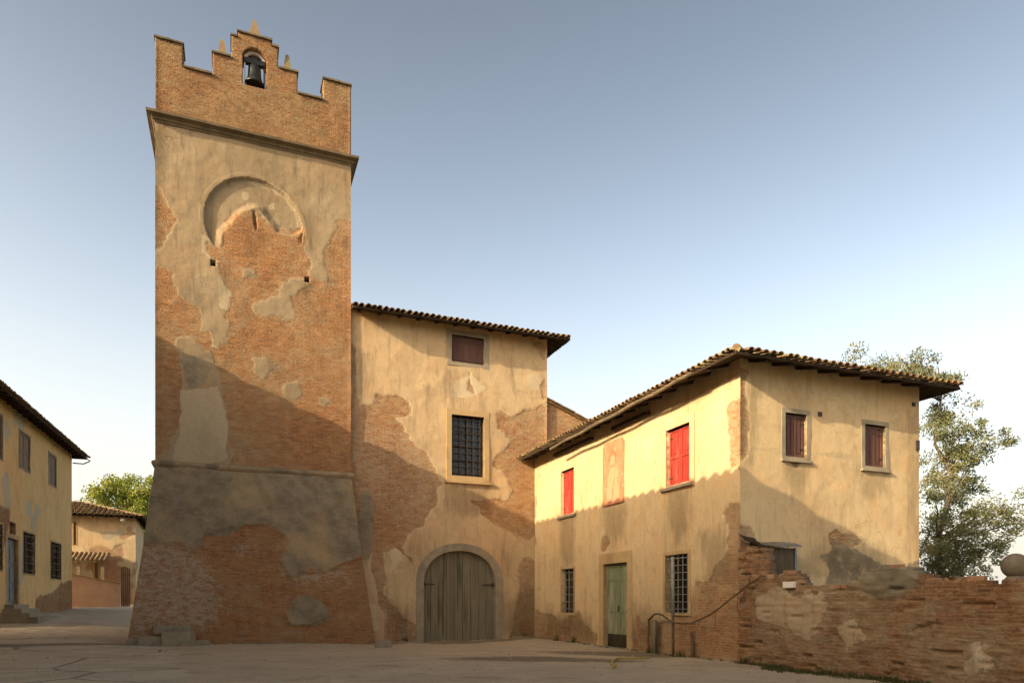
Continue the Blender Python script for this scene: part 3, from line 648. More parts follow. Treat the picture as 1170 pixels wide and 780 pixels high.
def tower_top():
    z = zc
    prof = [(-.05, z - .22), (.02, z - .22), (.05, z - .16), (.09, z - .14), (.12, z - .08), (.21, z - .04), (.26, z - .02), (.27, z + .06), (.20, z + .09), (-.05, z + .20)]
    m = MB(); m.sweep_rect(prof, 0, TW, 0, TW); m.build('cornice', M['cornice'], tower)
    # front parapet with stepped bell gable
    PF = Face((x, y, 0), (0, -.02), 0, TH); h = PF.hit
    pts = [(173.5, 200), (173.5, 41.5), (209, 51), (209, 75.5), (243, 87), (243, 60), (264.5, 65.5), (264.5, 40.5), (272, 42.5), (272, 36.8), (310, 46.8), (310, 52.5), (317.6, 55.2), (318, 77.6), (340, 84), (340, 107.5), (369.6, 114), (369.6, 90), (400.5, 98.5), (400.5, 200)]
    prof = [h(*q) for q in pts]
    # flatten the steps: one height per level
    sil = []
    for (i, j) in ((1, 2), (3, 4), (5, 6), (7, 8), (9, 10), (11, 12), (13, 14), (15, 16), (17, 18)):
        zz = (prof[i][1] + prof[j][1]) / 2; sil.append([prof[i][0], prof[j][0], zz])
    sil[0][0] = 0; sil[-1][1] = TW
    for k in range(len(sil) - 1): sil[k][1] = sil[k + 1][0] = (sil[k][1] + sil[k + 1][0]) / 2
    arch = PF.rect(277.5, 304.5, 55, 98.8); ac = (arch[0] + arch[1]) / 2; ar = (arch[1] - arch[0]) / 2; asp = arch[3] - ar
    def ins(a, zz):
        m_ = np.zeros(a.shape, bool)
        for s0, s1, t in sil: m_ |= (a >= s0) & (a <= s1) & (zz < t)
        hole = (np.abs(a - ac) < ar) & (zz > arch[2]) & ((zz < asp) | (np.hypot(a - ac, zz - asp) < ar))
        return m_ & ~hole
    keys = [q for s_ in sil for q in s_[:2]] + [arch[0], arch[1]]
    zk = [s_[2] for s_ in sil] + [arch[2]]
    ztop = max(s_[2] for s_ in sil)
    xs = steps(0, TW, .045, keys); zs = steps(z + .05, ztop, .045, zk)
    disp = lambda A, Z: .022 * fbm(A * 1.3, Z * 1.3, 41) * np.minimum(1, np.minimum(A, TW - A) / .2)
    par = facade('parapet', M['parapet'], tower, PF, xs, zs, ins, .80, {'plaster': lambda A, Z: np.full(A.shape, -3.0)}, disp, back=True)
    edges = [t for _, _, t in sil]
    for k, (s0, s1, t) in enumerate(sil):
        lo = s0 - (.035 if k == 0 or edges[k - 1] < t else -.012); hi = s1 + (.035 if k == len(sil) - 1 or edges[k + 1] < t else -.012)
        a = lo; cap = MB()
        while a < hi - .02:
            b = min(hi, a + random.uniform(.22, .34)); cap.fbox(PF, a, b, -.83, .035 + random.uniform(0, .02), t + .003, t + .055 + random.uniform(0, .018)); a = b
        cap.build('coping', M['cornice'], par)
    # the three other sides: low parapets with merlons
    zl, zh = sil[1][2], sil[0][2]
    for o, ang in (((TW, .78), math.pi / 2), ((TW, TW), math.pi), ((0, TW), -math.pi / 2)):
        F2 = Face((x, y, 0), o, ang, TH); ln = TW - .78 if ang != math.pi else TW
        facade('parapet', M['parapet'], tower, F2, steps(0, ln, .15, (1.1, ln - 1.1)), steps(z + .05, zh - .5, .15, (z + 1.6,)), lambda a, q, ln=ln: (q < z + 1.6) | (a < 1.1) | (a > ln - 1.1), .45, {'plaster': lambda A, Z: np.full(A.shape, -3.0)}, None, back=True)
    fl = MB(); fl.box(.2, TW - .2, .2, TW - .2, z + .1, z + .3); fl.build('terrace', M['cornice'], tower)
    def fin(px, py, wb, wt, zb_):
        a, zt = h(px, py, -.2); m = MB(); lv = [(wb, zb_ + .05), (wb * .92, zb_ + .12), (wt, zt - .05), (wt * .55, zt)]
        V = []; F_ = []
        for w_, zz in lv: V += [PF.p(a - w_, -.2 + w_, zz), PF.p(a + w_, -.2 + w_, zz), PF.p(a + w_, -.2 - w_, zz), PF.p(a - w_, -.2 - w_, zz)]
        for i in range(len(lv) - 1): F_ += [(i * 4 + q, i * 4 + (q + 1) % 4, i * 4 + 4 + (q + 1) % 4, i * 4 + 4 + q) for q in range(4)]
        F_ += [(3, 2, 1, 0), tuple(len(V) - 4 + q for q in range(4))]
        m.add(V, F_); m.build('finial', M['parapet2'], par)
    M['parapet2'] = plain('finial_brick', (.18, .125, .07), (.25, .175, .10), 5, bumpd=.01, c3=(.2, .17, .08))
    fin(254, 46, .155, .06, sil[2][2]); fin(328, 63.5, .15, .06, sil[6][2]); fin(290.8, 23.5, .20, .045, sil[4][2])
    # bell in its arch
    bx, by = W2(UT0 + ac, VT + .24); bt = arch[2] + .95
    bell = tag(empty('bell', (bx, by, arch[2]), TH), 'dark bronze bell hanging in the arched opening at the top of the tower', 'bell')
    m = MB(); prof = [(.05, .86), (.16, .84), (.215, .76), (.225, .60), (.235, .45), (.27, .30), (.335, .19), (.345, .14), (.30, .14)]
    m.lathe(prof, (0, 0, .06), 24); m.build('bell_body', M['bronze'], bell, True)
    m = MB(); m.box(-ar + .04, ar - .04, -.09, .09, .93, 1.10); m.box(-.10, .10, -.07, .07, 1.10, 1.18); m.build('yoke', M['bronze'], bell)
    m = MB(); n = 14
    o_ = [(-math.cos(math.pi * k / n) * (ar - .03), 1.05 + math.sin(math.pi * k / n) * .42) for k in range(n + 1)]
    i_ = [(-math.cos(math.pi * k / n) * (ar - .10), 1.05 + math.sin(math.pi * k / n) * .27) for k in range(n + 1)]
    m.ring(Face((0, 0, 0), (0, 0), 0, 0), o_, i_, -.05, .05, closed=False)
    m.build('headstock_band', M['whiteiron'], bell)
    m = MB(); m.tube([(0, 0, .5), (0, 0, .10)], .02, 6); m.lathe([(.02, 0), (.055, .03), (.055, .07), (.02, .1)], (0, 0, .03), 10); m.build('clapper', M['iron'], bell)
    for s_ in (-1, 1):
        m = MB(); m.box(s_ * (ar - .07) - .025, s_ * (ar - .07) + .025, -.03, .03, .0, .96); m.build('support_post', M['whiteiron' if s_ < 0 else 'iron'], bell)
tower_top()

# ------------------------------------------------------------------ hall beside the tower
x, y = W2(UT1, VM); HW = 12.28 - UT1; HD = 9.0
hall = tag(empty('tall_house', (x, y, 0), TH), 'tall plastered house with big arched plank gate, built against the bell tower', 'house')
HF = Face((x, y, 0), (0, 0), 0, TH); HRT = (x, y, 0)
PITCH = .30; OV = .72
ze_h = HF.hit(520, 368.5, OV)[1]; zt_h = ze_h + OV * PITCH
def hall_build():
    up = HF.rect(516, 553, 384.5, 415); lo = HF.rect(516, 553, 475, 544)
    go = HF.rect(484, 566, 629, 735.5)      # gate leaf extents
    gs = HF.hit(484, 664)[1]; gc = (go[0] + go[1]) / 2; gw = (go[1] - go[0]) / 2; gt = go[3]
    def archz(a, w, top, sp): return sp + (top - sp) * np.power(np.clip(1 - np.abs((a - gc) / w) ** 2.25, 0, 1), .5)
    so, st_ = gw + .30, HF.hit(523, 620.5)[1]
    def ins(a, z):
        m = holes([up, lo])(a, z)
        return m & ~((np.abs(a - gc) < gw + .12) & (z < archz(a, gw + .12, gt + .12, gs)))
    brick = [HF.poly(q) for q in (
        [(396, 395), (404, 400), (409, 440), (412, 462), (440, 468), (462, 486), (470, 500), (490, 516), (506, 545), (500, 556), (497, 575), (486, 592), (462, 606), (460, 625), (470, 640), (452, 628), (444, 636), (440, 655), (442, 675), (455, 690), (473, 715), (472, 745), (438, 745), (434, 700), (428, 690), (426, 660), (416, 630), (396, 640)],
        [(428, 463), (432, 452), (446, 447), (462, 453), (470, 465), (466, 475), (450, 478), (436, 474)],
        [(564, 472), (572, 466), (590, 470), (622, 462), (640, 455), (680, 470), (680, 500), (640, 520), (625, 545), (616, 604), (604, 615), (590, 610), (576, 600), (562, 594), (550, 585), (540, 572), (556, 568), (580, 570), (582, 560), (574, 545), (565, 530), (570, 520), (584, 510), (582, 500), (568, 490)],
        [(612, 392), (622, 398), (628, 440), (622, 460), (616, 440), (622, 420)],
        [(590, 660), (600, 640), (615, 650), (618, 745), (584, 745), (586, 700)],
        [(534, 424), (540, 424), (538, 440), (545, 452), (536, 446)], [(416, 560), (440, 570), (450, 600), (440, 620), (420, 610)])]
    pale = [HF.poly(q) for q in ([(446, 618), (464, 612), (460, 640), (446, 655)], [(420, 690), (430, 690), (434, 720), (422, 720)], [(602, 428), (614, 426), (616, 446), (604, 446)], [(512, 440), (536, 430), (552, 442), (536, 452), (516, 452)], [(588, 660), (606, 640), (612, 660), (596, 676)], [(446, 478), (460, 478), (462, 496), (446, 492)],
            [(440, 700), (450, 702), (456, 728), (442, 730)])]
    grey = [HF.poly(q) for q in ([(410, 552), (422, 560), (428, 600), (422, 640), (410, 640)],)]
    keys = [up[0], up[1], lo[0], lo[1]]; zk = [up[2], up[3], lo[2], lo[3]]
    xs = steps(-.3, HW, .05, keys); zs = steps(-.6, zt_h, .05, zk)
    disp = lambda A, Z: (.035 * fbm(A * .6, Z * .6, 51) + .008 * fbm(A * 4, Z * 4, 52)) * np.minimum(1, (HW - A) / .4)
    salt = [HF.poly(q) for q in ([(396, 470), (470, 490), (505, 560), (460, 610), (396, 560)], [(425, 640), (470, 640), (472, 740), (425, 740)], [(575, 600), (616, 600), (616, 700), (590, 700)])]
    facade('wall', M['hall'], hall, HF, xs, zs, ins, .42, {'plaster': lambda A, Z: np.clip(-union(brick, A, Z), -3, 3), 'pale': lambda A, Z: union(pale, A, Z), 'grey': lambda A, Z: union(grey, A, Z), 'salt': lambda A, Z: np.clip(union(salt, A, Z), -1, .3) - .25, 'stain': lambda A, Z: union([HF.poly(q) for q in ([(509, 553), (561, 554), (556, 582), (530, 592), (512, 575)], [(446, 690), (470, 700), (466, 728), (448, 720)], [(575, 690), (612, 670), (614, 735), (580, 735)], [(408, 400), (420, 404), (418, 450), (409, 450)], [(512, 424), (522, 424), (520, 450), (514, 450)])], A, Z)}, disp)
    for o, ang, ln in (((HW, 0), math.pi / 2, HD), ((HW, HD), math.pi, HW), ((0, HD), -math.pi / 2, HD)):
        facade('wall', M['hall'], hall, Face(HRT, o, ang, TH), steps(0, ln, .3), steps(-.6, zt_h, .3), None, .05, {'plaster': lambda A, Z: .3 + fbm(A * .5, Z * .5, 3)})
    roof(hall, (0, 0), 0, False, HW, HD, ze_h, OV, PITCH)
    # upper window: maroon shutter in a grey surround
    w = frame_ring(HF, up, .20, -.22, .022).build('window', M['stone'], hall); tag(w, 'small window under the eaves with a brown shutter')
    m = MB(); a0, a1, z0, z1 = up; n = 5
    for k in range(n): m.fbox(HF, a0 + (a1 - a0) * k / n + .005, a0 + (a1 - a0) * (k + 1) / n - .005, -.16, -.13 + random.uniform(0, .008), z0, z1)
    m.fbox(HF, a0 + .02, a1 - .02, -.129, -.105, z0 + .12, z0 + .20); m.fbox(HF, a0 + .02, a1 - .02, -.129, -.105, z1 - .22, z1 - .14); m.build('shutter', M['maroon'], w)
    # lower window: iron grille
    w = frame_ring(HF, lo, .22, -.30, .03).build('window', M['surround'], hall); tag(w, 'tall window with an iron grille and ochre surround')
    m = MB(); m.fbox(HF, lo[0] - .30, lo[1] + .30, -.05, .10, lo[2] - .30, lo[2] - .19); m.build('sill', M['surround'], w)
    grille(HF, lo, -.10, w, 5, 9, M['iron'], .013); pane(HF, lo, -.24, w, 2, 4)
    # gate
    gz0 = -.5; n = 9; gate = MB(); gaps = np.linspace(-gw, gw, n + 1)
    for k in range(n):
        a0, a1 = gc + gaps[k] + .008, gc + gaps[k + 1] - .008; aa = np.linspace(a0, a1, 5); dd = -.20 + random.uniform(-.012, .012)
        bot = go[2] + random.uniform(.02, .07)
        gate.prism(HF, [(a0, bot), (a1, bot)] + [(a, float(archz(a, gw + .02, gt + .015, gs))) for a in aa[::-1]], dd - .05, dd)
    for zz in (go[2] + .5, gs - .1): gate.fbox(HF, gc - gw + .05, gc + gw - .05, -.32, -.265, zz, zz + .16)
    g = gate.build('gate', M['gatewood'], hall); tag(g, 'arched double gate of weathered vertical planks')
    sur_o, sur_i = [], []
    N = 30
    def arc(w, top, spz, N):
        th = np.linspace(math.pi, 0, N); a = gc + w * np.cos(th); return [(gc - w, gz0)] + [(float(q), float(archz(q, w, top, spz))) for q in a] + [(gc + w, gz0)]
    m = MB(); m.ring(HF, arc(so, st_, gs, N), arc(gw, gt, gs, N), -.30, .045, closed=False); m.build('surround', M['stone'], g)
    for s_ in (-1, 1):
        m = MB(); a = gc + s_ * gw; m.fbox(HF, min(a, a - s_ * .5), max(a, a - s_ * .5), -.186, -.165, gs - .12, gs - .07); m.fbox(HF, min(a, a - s_ * .1), max(a, a - s_ * .1), -.19, -.13, gs - .16, gs - .03); m.build('hinge', M['iron'], g)
    m = MB(); m.fbox(HF, gc - gw - .3, gc + gw + .3, -.9, -.86, -.6, gt + .3); m.build('interior_dark', M['dark'], g)
    # lower wing with a falling verge, behind the corner house
    z0w, (s1, z1w) = HF.hit(625, 456)[1], HF.hit(668, 479)
    sl = (z0w - z1w) / (s1 - HW)
    lw = 7.0
    def iw(a, z): return z < z0w - sl * a
    WF = Face(HRT, (HW, .12), 0, TH); w = facade('wing_wall', M['hall'], hall, WF, steps(0, lw, .1), steps(-.6, z0w, .06), iw, .4, {'plaster': lambda A, Z: -.05 + .5 * fbm(A * .6, Z * .6, 4), 'pale': lambda A, Z: fbm(A, Z, 6) - .35})
    m = MB(); v = []
    for k, a in enumerate(np.arange(-.02, lw, .33)):
        zz = z0w - sl * a; a1 = a + .36; z2 = z0w - sl * a1; j = random.uniform(-.01, .015)
        m.prism(WF, [(a, zz + .02 + j), (a1, z2 + .035 + j), (a1, z2 + .10 + j), (a, zz + .085 + j)], -.6, .14 + random.uniform(0, .04))
    m.build('wing_verge_tiles', M['tile'], w)
    m = MB(); m.prism(WF, [(0, z0w - .05), (lw, z0w - sl * lw - .05), (lw, z0w - sl * lw + .01), (0, z0w + .01)], -6, .08); m.build('wing_roof', M['tile'], w)
hall_build()

# ------------------------------------------------------------------ corner house
RW, RL = UR1 - UR, VM - VR
x, y = W2(UR, VR); RRT = (x, y, 0)
house = tag(empty('corner_house', RRT, TH), 'two storey ochre house with red shutters and a green door beside the brick garden wall', 'house')
LF = Face(RRT, (0, RL), -math.pi / 2, TH); RF = Face(RRT, (0, 0), 0, TH)
OR = .70
ze_r = (LF.hit(720, 461, OR)[1] + RF.hit(968, 427, OR)[1]) / 2; zt_r = ze_r + OR * PITCH
def corner_build():
    r_s = LF.rect(641, 656, 536, 587); r_b = LF.rect(761, 788, 487, 552.5); nich = LF.rect(690, 713.5, 503, 576)
    w_s = LF.rect(641.5, 656, 649.5, 699.5); w_b = LF.rect(760, 786.5, 633, 699.5); door = LF.rect(690, 717, 643, 741.5)
    rects = [r_s, r_b, w_s, w_b, door]
    nichr = (nich[0] + .0, nich[1], nich[2], nich[3])
    brick = [LF.poly(q) for q in ([(716, 712), (724, 700), (745, 702), (765, 706), (772, 700), (790, 690), (792, 660), (812, 654), (826, 640), (832, 628), (828, 600), (824, 584), (834, 578), (850, 574), (856, 640), (856, 770), (716, 770)],
             [(606, 690), (622, 700), (640, 705), (660, 702), (678, 716), (683, 722), (683, 750), (606, 750)], [(834, 470), (842, 466), (850, 470), (850, 530), (838, 528), (832, 505)], [(602, 560), (612, 570), (613, 620), (604, 640)],
             [(690, 618), (700, 614), (699, 621), (691, 624)])]
    pale = [LF.poly(q) for q in ([(800, 690), (820, 676), (836, 690), (826, 720), (804, 716)], [(826, 440), (846, 432), (848, 470), (834, 462)], [(622, 690), (632, 688), (634, 702), (624, 702)])]
    ks = [q for r in rects for q in r[:2]]; kz = [q for r in rects for q in r[2:]]
    nm = lambda a, z: ((a > nichr[0]) & (a < nichr[1]) & (z > nichr[2]) & (z < nichr[3]))
    def disp(A, Z):
        d = (.03 * fbm(A * .6, Z * .6, 61) + .007 * fbm(A * 4, Z * 4, 62)) * np.minimum(1, np.minimum(A, RL - A) / .3)
        return d - .015 * np.clip(union(brick, A, Z) / .1, 0, 1) * np.minimum(1, (RL - A) / .1)
    facade('wall', M['corner'], house, LF, steps(0, RL, .05, ks + list(nichr[:2])), steps(-.5, zt_r, .05, kz + list(nichr[2:])), holes(rects), .4,
           {'plaster': lambda A, Z: np.clip(-union(brick, A, Z), -3, 3), 'pale': lambda A, Z: union(pale, A, Z), 'stain': lambda A, Z: union([LF.poly(q) for q in ([(640, 590), (657, 588), (656, 640), (648, 652), (641, 630)], [(762, 560), (788, 556), (786, 600), (775, 622), (764, 604)], [(690, 578), (714, 576), (712, 612), (692, 616)], [(724, 690), (758, 700), (756, 735), (726, 735)], [(624, 700), (676, 704), (676, 730), (624, 722)], [(800, 610), (826, 600), (836, 660), (806, 660)])], A, Z)}, disp)
    rw = [RF.rect(897, 921.5, 472.5, 522), RF.rect(988, 1011.5, 485.5, 533)]
    ks = [q for r in rw for q in r[:2]]; kz = [q for r in rw for q in r[2:]]
    base = RF.poly([(846, 640), (900, 655), (945, 628), (952, 616), (985, 616), (1010, 642), (1035, 640), (1060, 652), (1060, 760), (846, 760)])
    grey = [RF.poly(q) for q in ([(940, 636), (955, 622), (990, 632), (1012, 648), (1055, 645), (1055, 760), (935, 760)],)]
    bk = [RF.poly(q) for q in ([(846, 600), (862, 612), (872, 640), (872, 680), (846, 680)], [(840, 425), (850, 430), (852, 475), (848, 520), (842, 520)], [(905, 527), (912, 526), (910, 532)], [(952, 616), (962, 613), (978, 614), (986, 619), (970, 621), (954, 621)])]
    pl2 = [RF.poly(q) for q in ([(852, 508), (985, 521), (985, 526), (852, 514)], [(940, 615), (985, 612), (1000, 622), (950, 622)])]
    facade('wall', M['corner'], house, RF, steps(0, RW, .05, ks), steps(-.5, zt_r, .05, kz), holes(rw), .4,
           {'plaster': lambda A, Z: np.clip(-union(bk, A, Z), -3, 3), 'grey': lambda A, Z: union(grey, A, Z), 'pale': lambda A, Z: union(pl2, A, Z), 'stain': lambda A, Z: union([RF.poly(q) for q in ([(896, 528), (925, 530), (922, 560), (905, 572)], [(985, 538), (1015, 540), (1012, 562), (990, 568)], [(940, 622), (1010, 630), (1010, 660), (900, 660), (910, 640)], [(852, 440), (866, 440), (862, 520), (853, 530)], [(1036, 470), (1050, 470), (1050, 640), (1040, 640)])], A, Z)},
           lambda A, Z: (.03 * fbm(A * .6, Z * .6, 71) + .007 * fbm(A * 4, Z * 4, 72)) * np.minimum(1, np.minimum(A, RW - A) / .3) + .03 * np.clip(union(grey, A, Z) / .06, 0, 1))
    for o, ang, ln in (((RW, 0), math.pi / 2, RL), ((RW, RL), math.pi, RW)):
        facade('wall', M['corner'], house, Face(RRT, o, ang, TH), steps(0, ln, .3), steps(-.5, zt_r, .3), None, .05, {'plaster': lambda A, Z: .6 + fbm(A * .5, Z * .5, 3)})
    roof(house, (0, RL), -math.pi / 2, False, RL, RW, ze_r, OR, PITCH)
    # red shuttered windows
    for r, fr in ((r_s, .12), (r_b, .22)):
        w = frame_ring(LF, r, fr, -.20, .012).build('window', M['pinksur'], house)
        tag(w, 'upper window with closed red shutters')
        shutter_leafs(LF, (r[0] + .01, r[1] - .01, r[2], r[3]), -.13, M['red'], w, 2, 2)
        m = MB(); m.fbox(LF, r[0] - .2, r[1] + .2, -.1, .09, r[2] - .13, r[2] - .05); m.build('sill', M['stone'], w)
    # faded fresco panel with a rounded top
    a0, a1, z0, z1 = nichr; rr = .22
    pts = [(a0, z0), (a1, z0), (a1, z1 - rr)] + [(a1 - rr + rr * math.cos(t), z1 - rr + rr * math.sin(t)) for t in np.linspace(0, math.pi / 2, 6)] + [(a0 + rr + rr * math.cos(t), z1 - rr + rr * math.sin(t)) for t in np.linspace(math.pi / 2, math.pi, 6)] + [(a0, z1 - rr)]
    xs, zs = steps(a0, a1, .04), steps(z0, z1, .04); ca, h_ = (a0 + a1) / 2, z1 - z0
    figp = [[(ca + q * (a1 - a0), z0 + p * h_) for q, p in pg] for pg in ([(-.28, .06), (.30, .04), (.34, .3), (.24, .52), (.08, .60), (-.12, .58), (-.26, .44), (-.32, .22)], [(-.10, .62), (.08, .62), (.12, .72), (.02, .79), (-.10, .74)])]
    figd = [[(ca + q * (a1 - a0), z0 + p * h_) for q, p in pg] for pg in ([(-.18, .60), (-.24, .72), (-.12, .84), (.06, .86), (.18, .76), (.16, .64), (.12, .74), (0, .80), (-.12, .76)], [(-.06, .10), (.02, .34), (.12, .52), (.06, .30), (0, .08)], [(.2, .4), (.3, .2), (.26, .44)])]
    facade('fresco', M['fresco'], house, LF, xs, zs, lambda a, z: sdf(pts, a, z) > 0, .06, {'pale': lambda A, Z: union(figp, A, Z), 'grey': lambda A, Z: union(figd, A, Z)}, lambda A, Z: np.full(A.shape, .045), rim=True, relief=0)
    # barred ground floor windows
    for r, nv, nh, mt, fr in ((w_s, 3, 6, 'paleiron', .10), (w_b, 5, 8, 'paleiron', .10)):
        w = frame_ring(LF, r, fr, -.30, .012).build('window', M['surround'], house)
        tag(w, 'ground floor window behind a grey iron grille')
        grille(LF, r, -.06, w, nv, nh, M[mt], .012); pane(LF, r, -.24, w, 2, 4)
    # green door
    a0, a1, z0, z1 = door
    m = MB(); o_ = [(a0 - .30, -.4), (a0 - .30, z1 + .36), (a1 + .30, z1 + .36), (a1 + .30, -.4)]; i_ = [(a0, -.4), (a0, z1), (a1, z1), (a1, -.4)]
    m.ring(LF, o_, i_, -.24, .03, closed=False)
    d = MB(); w2 = (a1 - a0) / 2; zb = z0 + .08
    for k in range(2):
        x0, x1 = a0 + k * w2 + .006, a0 + (k + 1) * w2 - .006; d.fbox(LF, x0, x1, -.20, -.15, zb + .42, z1 - .01); st = .09
        d.fbox(LF, x0, x0 + st, -.149, -.125, zb + .42, z1 - .01); d.fbox(LF, x1 - st, x1, -.149, -.125, zb + .42, z1 - .01)
        for q in (zb + .42, zb + 1.15, z1 - .55, z1 - .12): d.fbox(LF, x0 + st, x1 - st, -.149, -.125, q, q + .10)
    dr = d.build('door', M['green'], house); tag(dr, 'double leaf door with flaking green paint')
    m.build('surround', M['surround'], dr)
    m = MB(); m.fbox(LF, a0 + .01, a1 - .01, -.19, -.14, zb, zb + .415); m.build('kick_board', M['dirtwood'], dr)
    m = MB(); m.fbox(LF, (a0 + a1) / 2 + .02, (a0 + a1) / 2 + .05, -.124, -.08, zb + 1.16, zb + 1.36); m.build('handle', M['iron'], dr)
    m = MB(); m.fbox(LF, a0 - .30, a1 + .30, -.22, .14, -.4, z0 + .06); m.build('threshold', M['stone'], dr)
    # shuttered windows of the end wall
    for r in rw:
        w = frame_ring(RF, r, .115, -.18, .02).build('window', M['stone'], house); tag(w, 'upper window with closed maroon shutters in a grey stone frame')
        shutter_leafs(RF, r, -.10, M['maroon'], w, 2, 1)
        m = MB(); m.fbox(RF, r[0] - .15, r[1] + .15, -.05, .08, r[2] - .14, r[2] - .085); m.build('sill', M['stone'], w)
    # stub beams and gutter pieces left under the eaves
    for q in ((700, 741, 482), (634, 676, 522)):
        s0 = LF.hit(q[0], q[2], .08)[0]; s1 = LF.hit(q[1], q[2], .08)[0]; zz = ze_r + .02 if q[0] > 690 else ze_r + .03
        m = MB(); m.fbox(LF, s0, s1, .012, .15, zz - .22, zz - .12); m.build('wall_batten', M['wood'], house)
    m = MB(); pts = []
    for k in range(15):
        a = RL - .9 - k * .62; pts.append(LF.p(a, OR + .07, ze_r + .015 - .012 * k + .02 * math.sin(k * 1.7)))
    m.tube(pts, .05, 7); m.build('gutter', M['cornice'], house)
    m = MB(); a, zz = RF.hit(1049.5, 509); m.fbox(RF, a - .12, a - .01, .005, .05, zz - .14, zz + .14); m.build('wall_bracket', M['iron'], house)
    for px, py in ((936, 473), (1043, 462)):
        a, zz = RF.hit(px, py); m = MB(); m.fbox(RF, a - .05, a + .05, .005, .05, zz - .05, zz + .05); m.build('wall_anchor', M['iron'], house)
corner_build()

# ------------------------------------------------------------------ garden wall
def wall_build():
    GL = 8.2; x, y = W2(UR - .06, VR - .002); rt = (x, y, 0)
    root = tag(empty('garden_wall', rt, TH), 'crumbling brick garden wall with a ragged top at the right of the corner house', 'wall')
    GF = Face(rt, (0, 0), -math.pi / 2, TH)
    prof = [GF.hit(px, py) for px, py in ((846, 626), (856, 622), (868, 626), (872, 655), (884, 660), (895, 652), (908, 656), (912, 668), (930, 668), (950, 672), (975, 664), (990, 652), (1010, 645), (1030, 646), (1046, 655), (1075, 660), (1100, 656), (1130, 662), (1175, 657), (1250, 655))]
    PA, PZ = [q[0] for q in prof], [q[1] for q in prof]; PA[0] = -.1; ba = .27; bz = .071
    def top(a):
        k = np.floor(a / .14); return np.interp(a, PA, PZ) + .05 * vnoise(k * 1.0, 0 * a, 3)
    def ins(a, z): 
        t = top(a); return np.floor(z / .071) * .071 + .06 < t
    L = 11.0
    xs = steps(0, L, .035); zs = np.arange(-.6, max(PZ) + .2, .0355)
    plast = [GF.poly(q) for q in ([(868, 686), (890, 676), (912, 684), (926, 678), (942, 690), (938, 712), (920, 726), (900, 716), (888, 706), (872, 704)], [(780, 690), (800, 680), (812, 700), (800, 715)], [(958, 720), (975, 712), (985, 726), (970, 738)], [(1110, 738), (1121, 737), (1122, 760), (1110, 760)])]
    grey = [GF.poly(q) for q in ([(935, 664), (960, 648), (990, 640), (1036, 640), (1048, 660), (1030, 672), (1000, 680), (970, 672)],)]
    pale = plast[3:]
    salt = [GF.poly(q) for q in ([(860, 650), (940, 660), (960, 700), (950, 740), (900, 740), (860, 700)], [(1000, 690), (1080, 700), (1060, 720), (1010, 716)])]
    def disp(A, Z):
        row = np.floor(Z / .071); col = np.floor(A / .28 + .5 * (row % 2))
        return .035 * fbm(A * .7, Z * .9, 81) + .020 * vnoise(col * 7.3, row * 3.7, 5) + .008 * fbm(A * 4, Z * 6, 82) - .05 * (vnoise(col * 5.1, row * 9.7, 15) > .68) + .006 * np.clip(union(plast, A, Z) / .05, 0, 1) + .05 * np.clip(union(grey, A, Z) / .1, 0, 1)
    facade('brickwork', M['garden'], root, GF, xs, zs, ins, .42, {'plaster': lambda A, Z: union(plast, A, Z), 'grey': lambda A, Z: union(grey, A, Z), 'pale': lambda A, Z: union(pale, A, Z), 'salt': lambda A, Z: np.clip(union(salt, A, Z), -1, .25) - .28}, disp, back=True)
    # loose bricks on the broken top
    for k, a in enumerate(np.arange(1.0, 7.2, .31)):
        if random.random() < .45:
            t = float(np.floor((top(np.array([a]))[0]) / .071) * .071) + .005
            m = MB(); r = random.uniform(-.3, .3); c = GF.p(a, -.2 + random.uniform(-.12, .12), t); w, d_, h = .13, .06, random.uniform(.05, .075); ca, sa = math.cos(r), math.sin(r)
            P = [(c[0] + (qx * d_) * ca - (qy * w) * sa, c[1] + (qx * d_) * sa + (qy * w) * ca, c[2] + qz) for qz in (-.02, h) for qx, qy in ((-1, -1), (1, -1), (1, 1), (-1, 1))]
            m.box8(P); o = mesh_obj('loose_brick', m.v, m.f, M['loose'], root)
    return GF, root, top
M['loose'] = plain('loose_brick_clay', (.30, .15, .075), (.38, .23, .13), 8, bumpd=.008)
GF, gwall, gtop = wall_build()
M['ballstone'] = plain('weathered_stone', (.15, .12, .085), (.21, .17, .12), 4, bumpd=.01, c3=(.12, .10, .07), s3=3)
def on_wall():
    # stone ball on the wall
    a, z = GF.hit(1160, 646, -.21); R = 27.0 / 1170
    dist = np.hypot(*(GF.wo + GF.wt * a)); rad = 12.6 * dist / 860
    px_, py_ = GF.wo + GF.wt * a - GF.wn * .21
    zt = z - rad; ball = tag(empty('stone_ball', (px_, py_, zt), TH), 'round stone ball set on top of the brick garden wall', 'stone ball')
    m = MB(); pr = [(.15, -.35), (.15, -.01), (.12, .03), (.06, .05)]; m.lathe(pr, (0, 0, 0), 20); m.build('pedestal', M['ballstone'], ball, True)
    m = MB(); n = 16; pr = [(max(.002, rad * math.sin(math.pi * k / n)), rad - rad * math.cos(math.pi * k / n)) for k in range(n + 1)]; m.lathe(pr, (0, 0, .0), 26); b = m.build('ball', M['ballstone'], ball, True)
    # white block in the rubble of the wall top
    r = GF.rect(897, 909, 664, 671); m = MB(); m.fbox(GF, r[0], r[1], -.2, .07, r[2], r[3]); c = GF.wo + GF.wt * (r[0] + r[1]) / 2
    o = mesh_obj('white_block', m.v, m.f, M['white']); o.location = gwall.location; o.rotation_euler = (0, 0, TH); tag(o, 'pale white block bedded in the broken top of the brick wall', 'block')
on_wall()
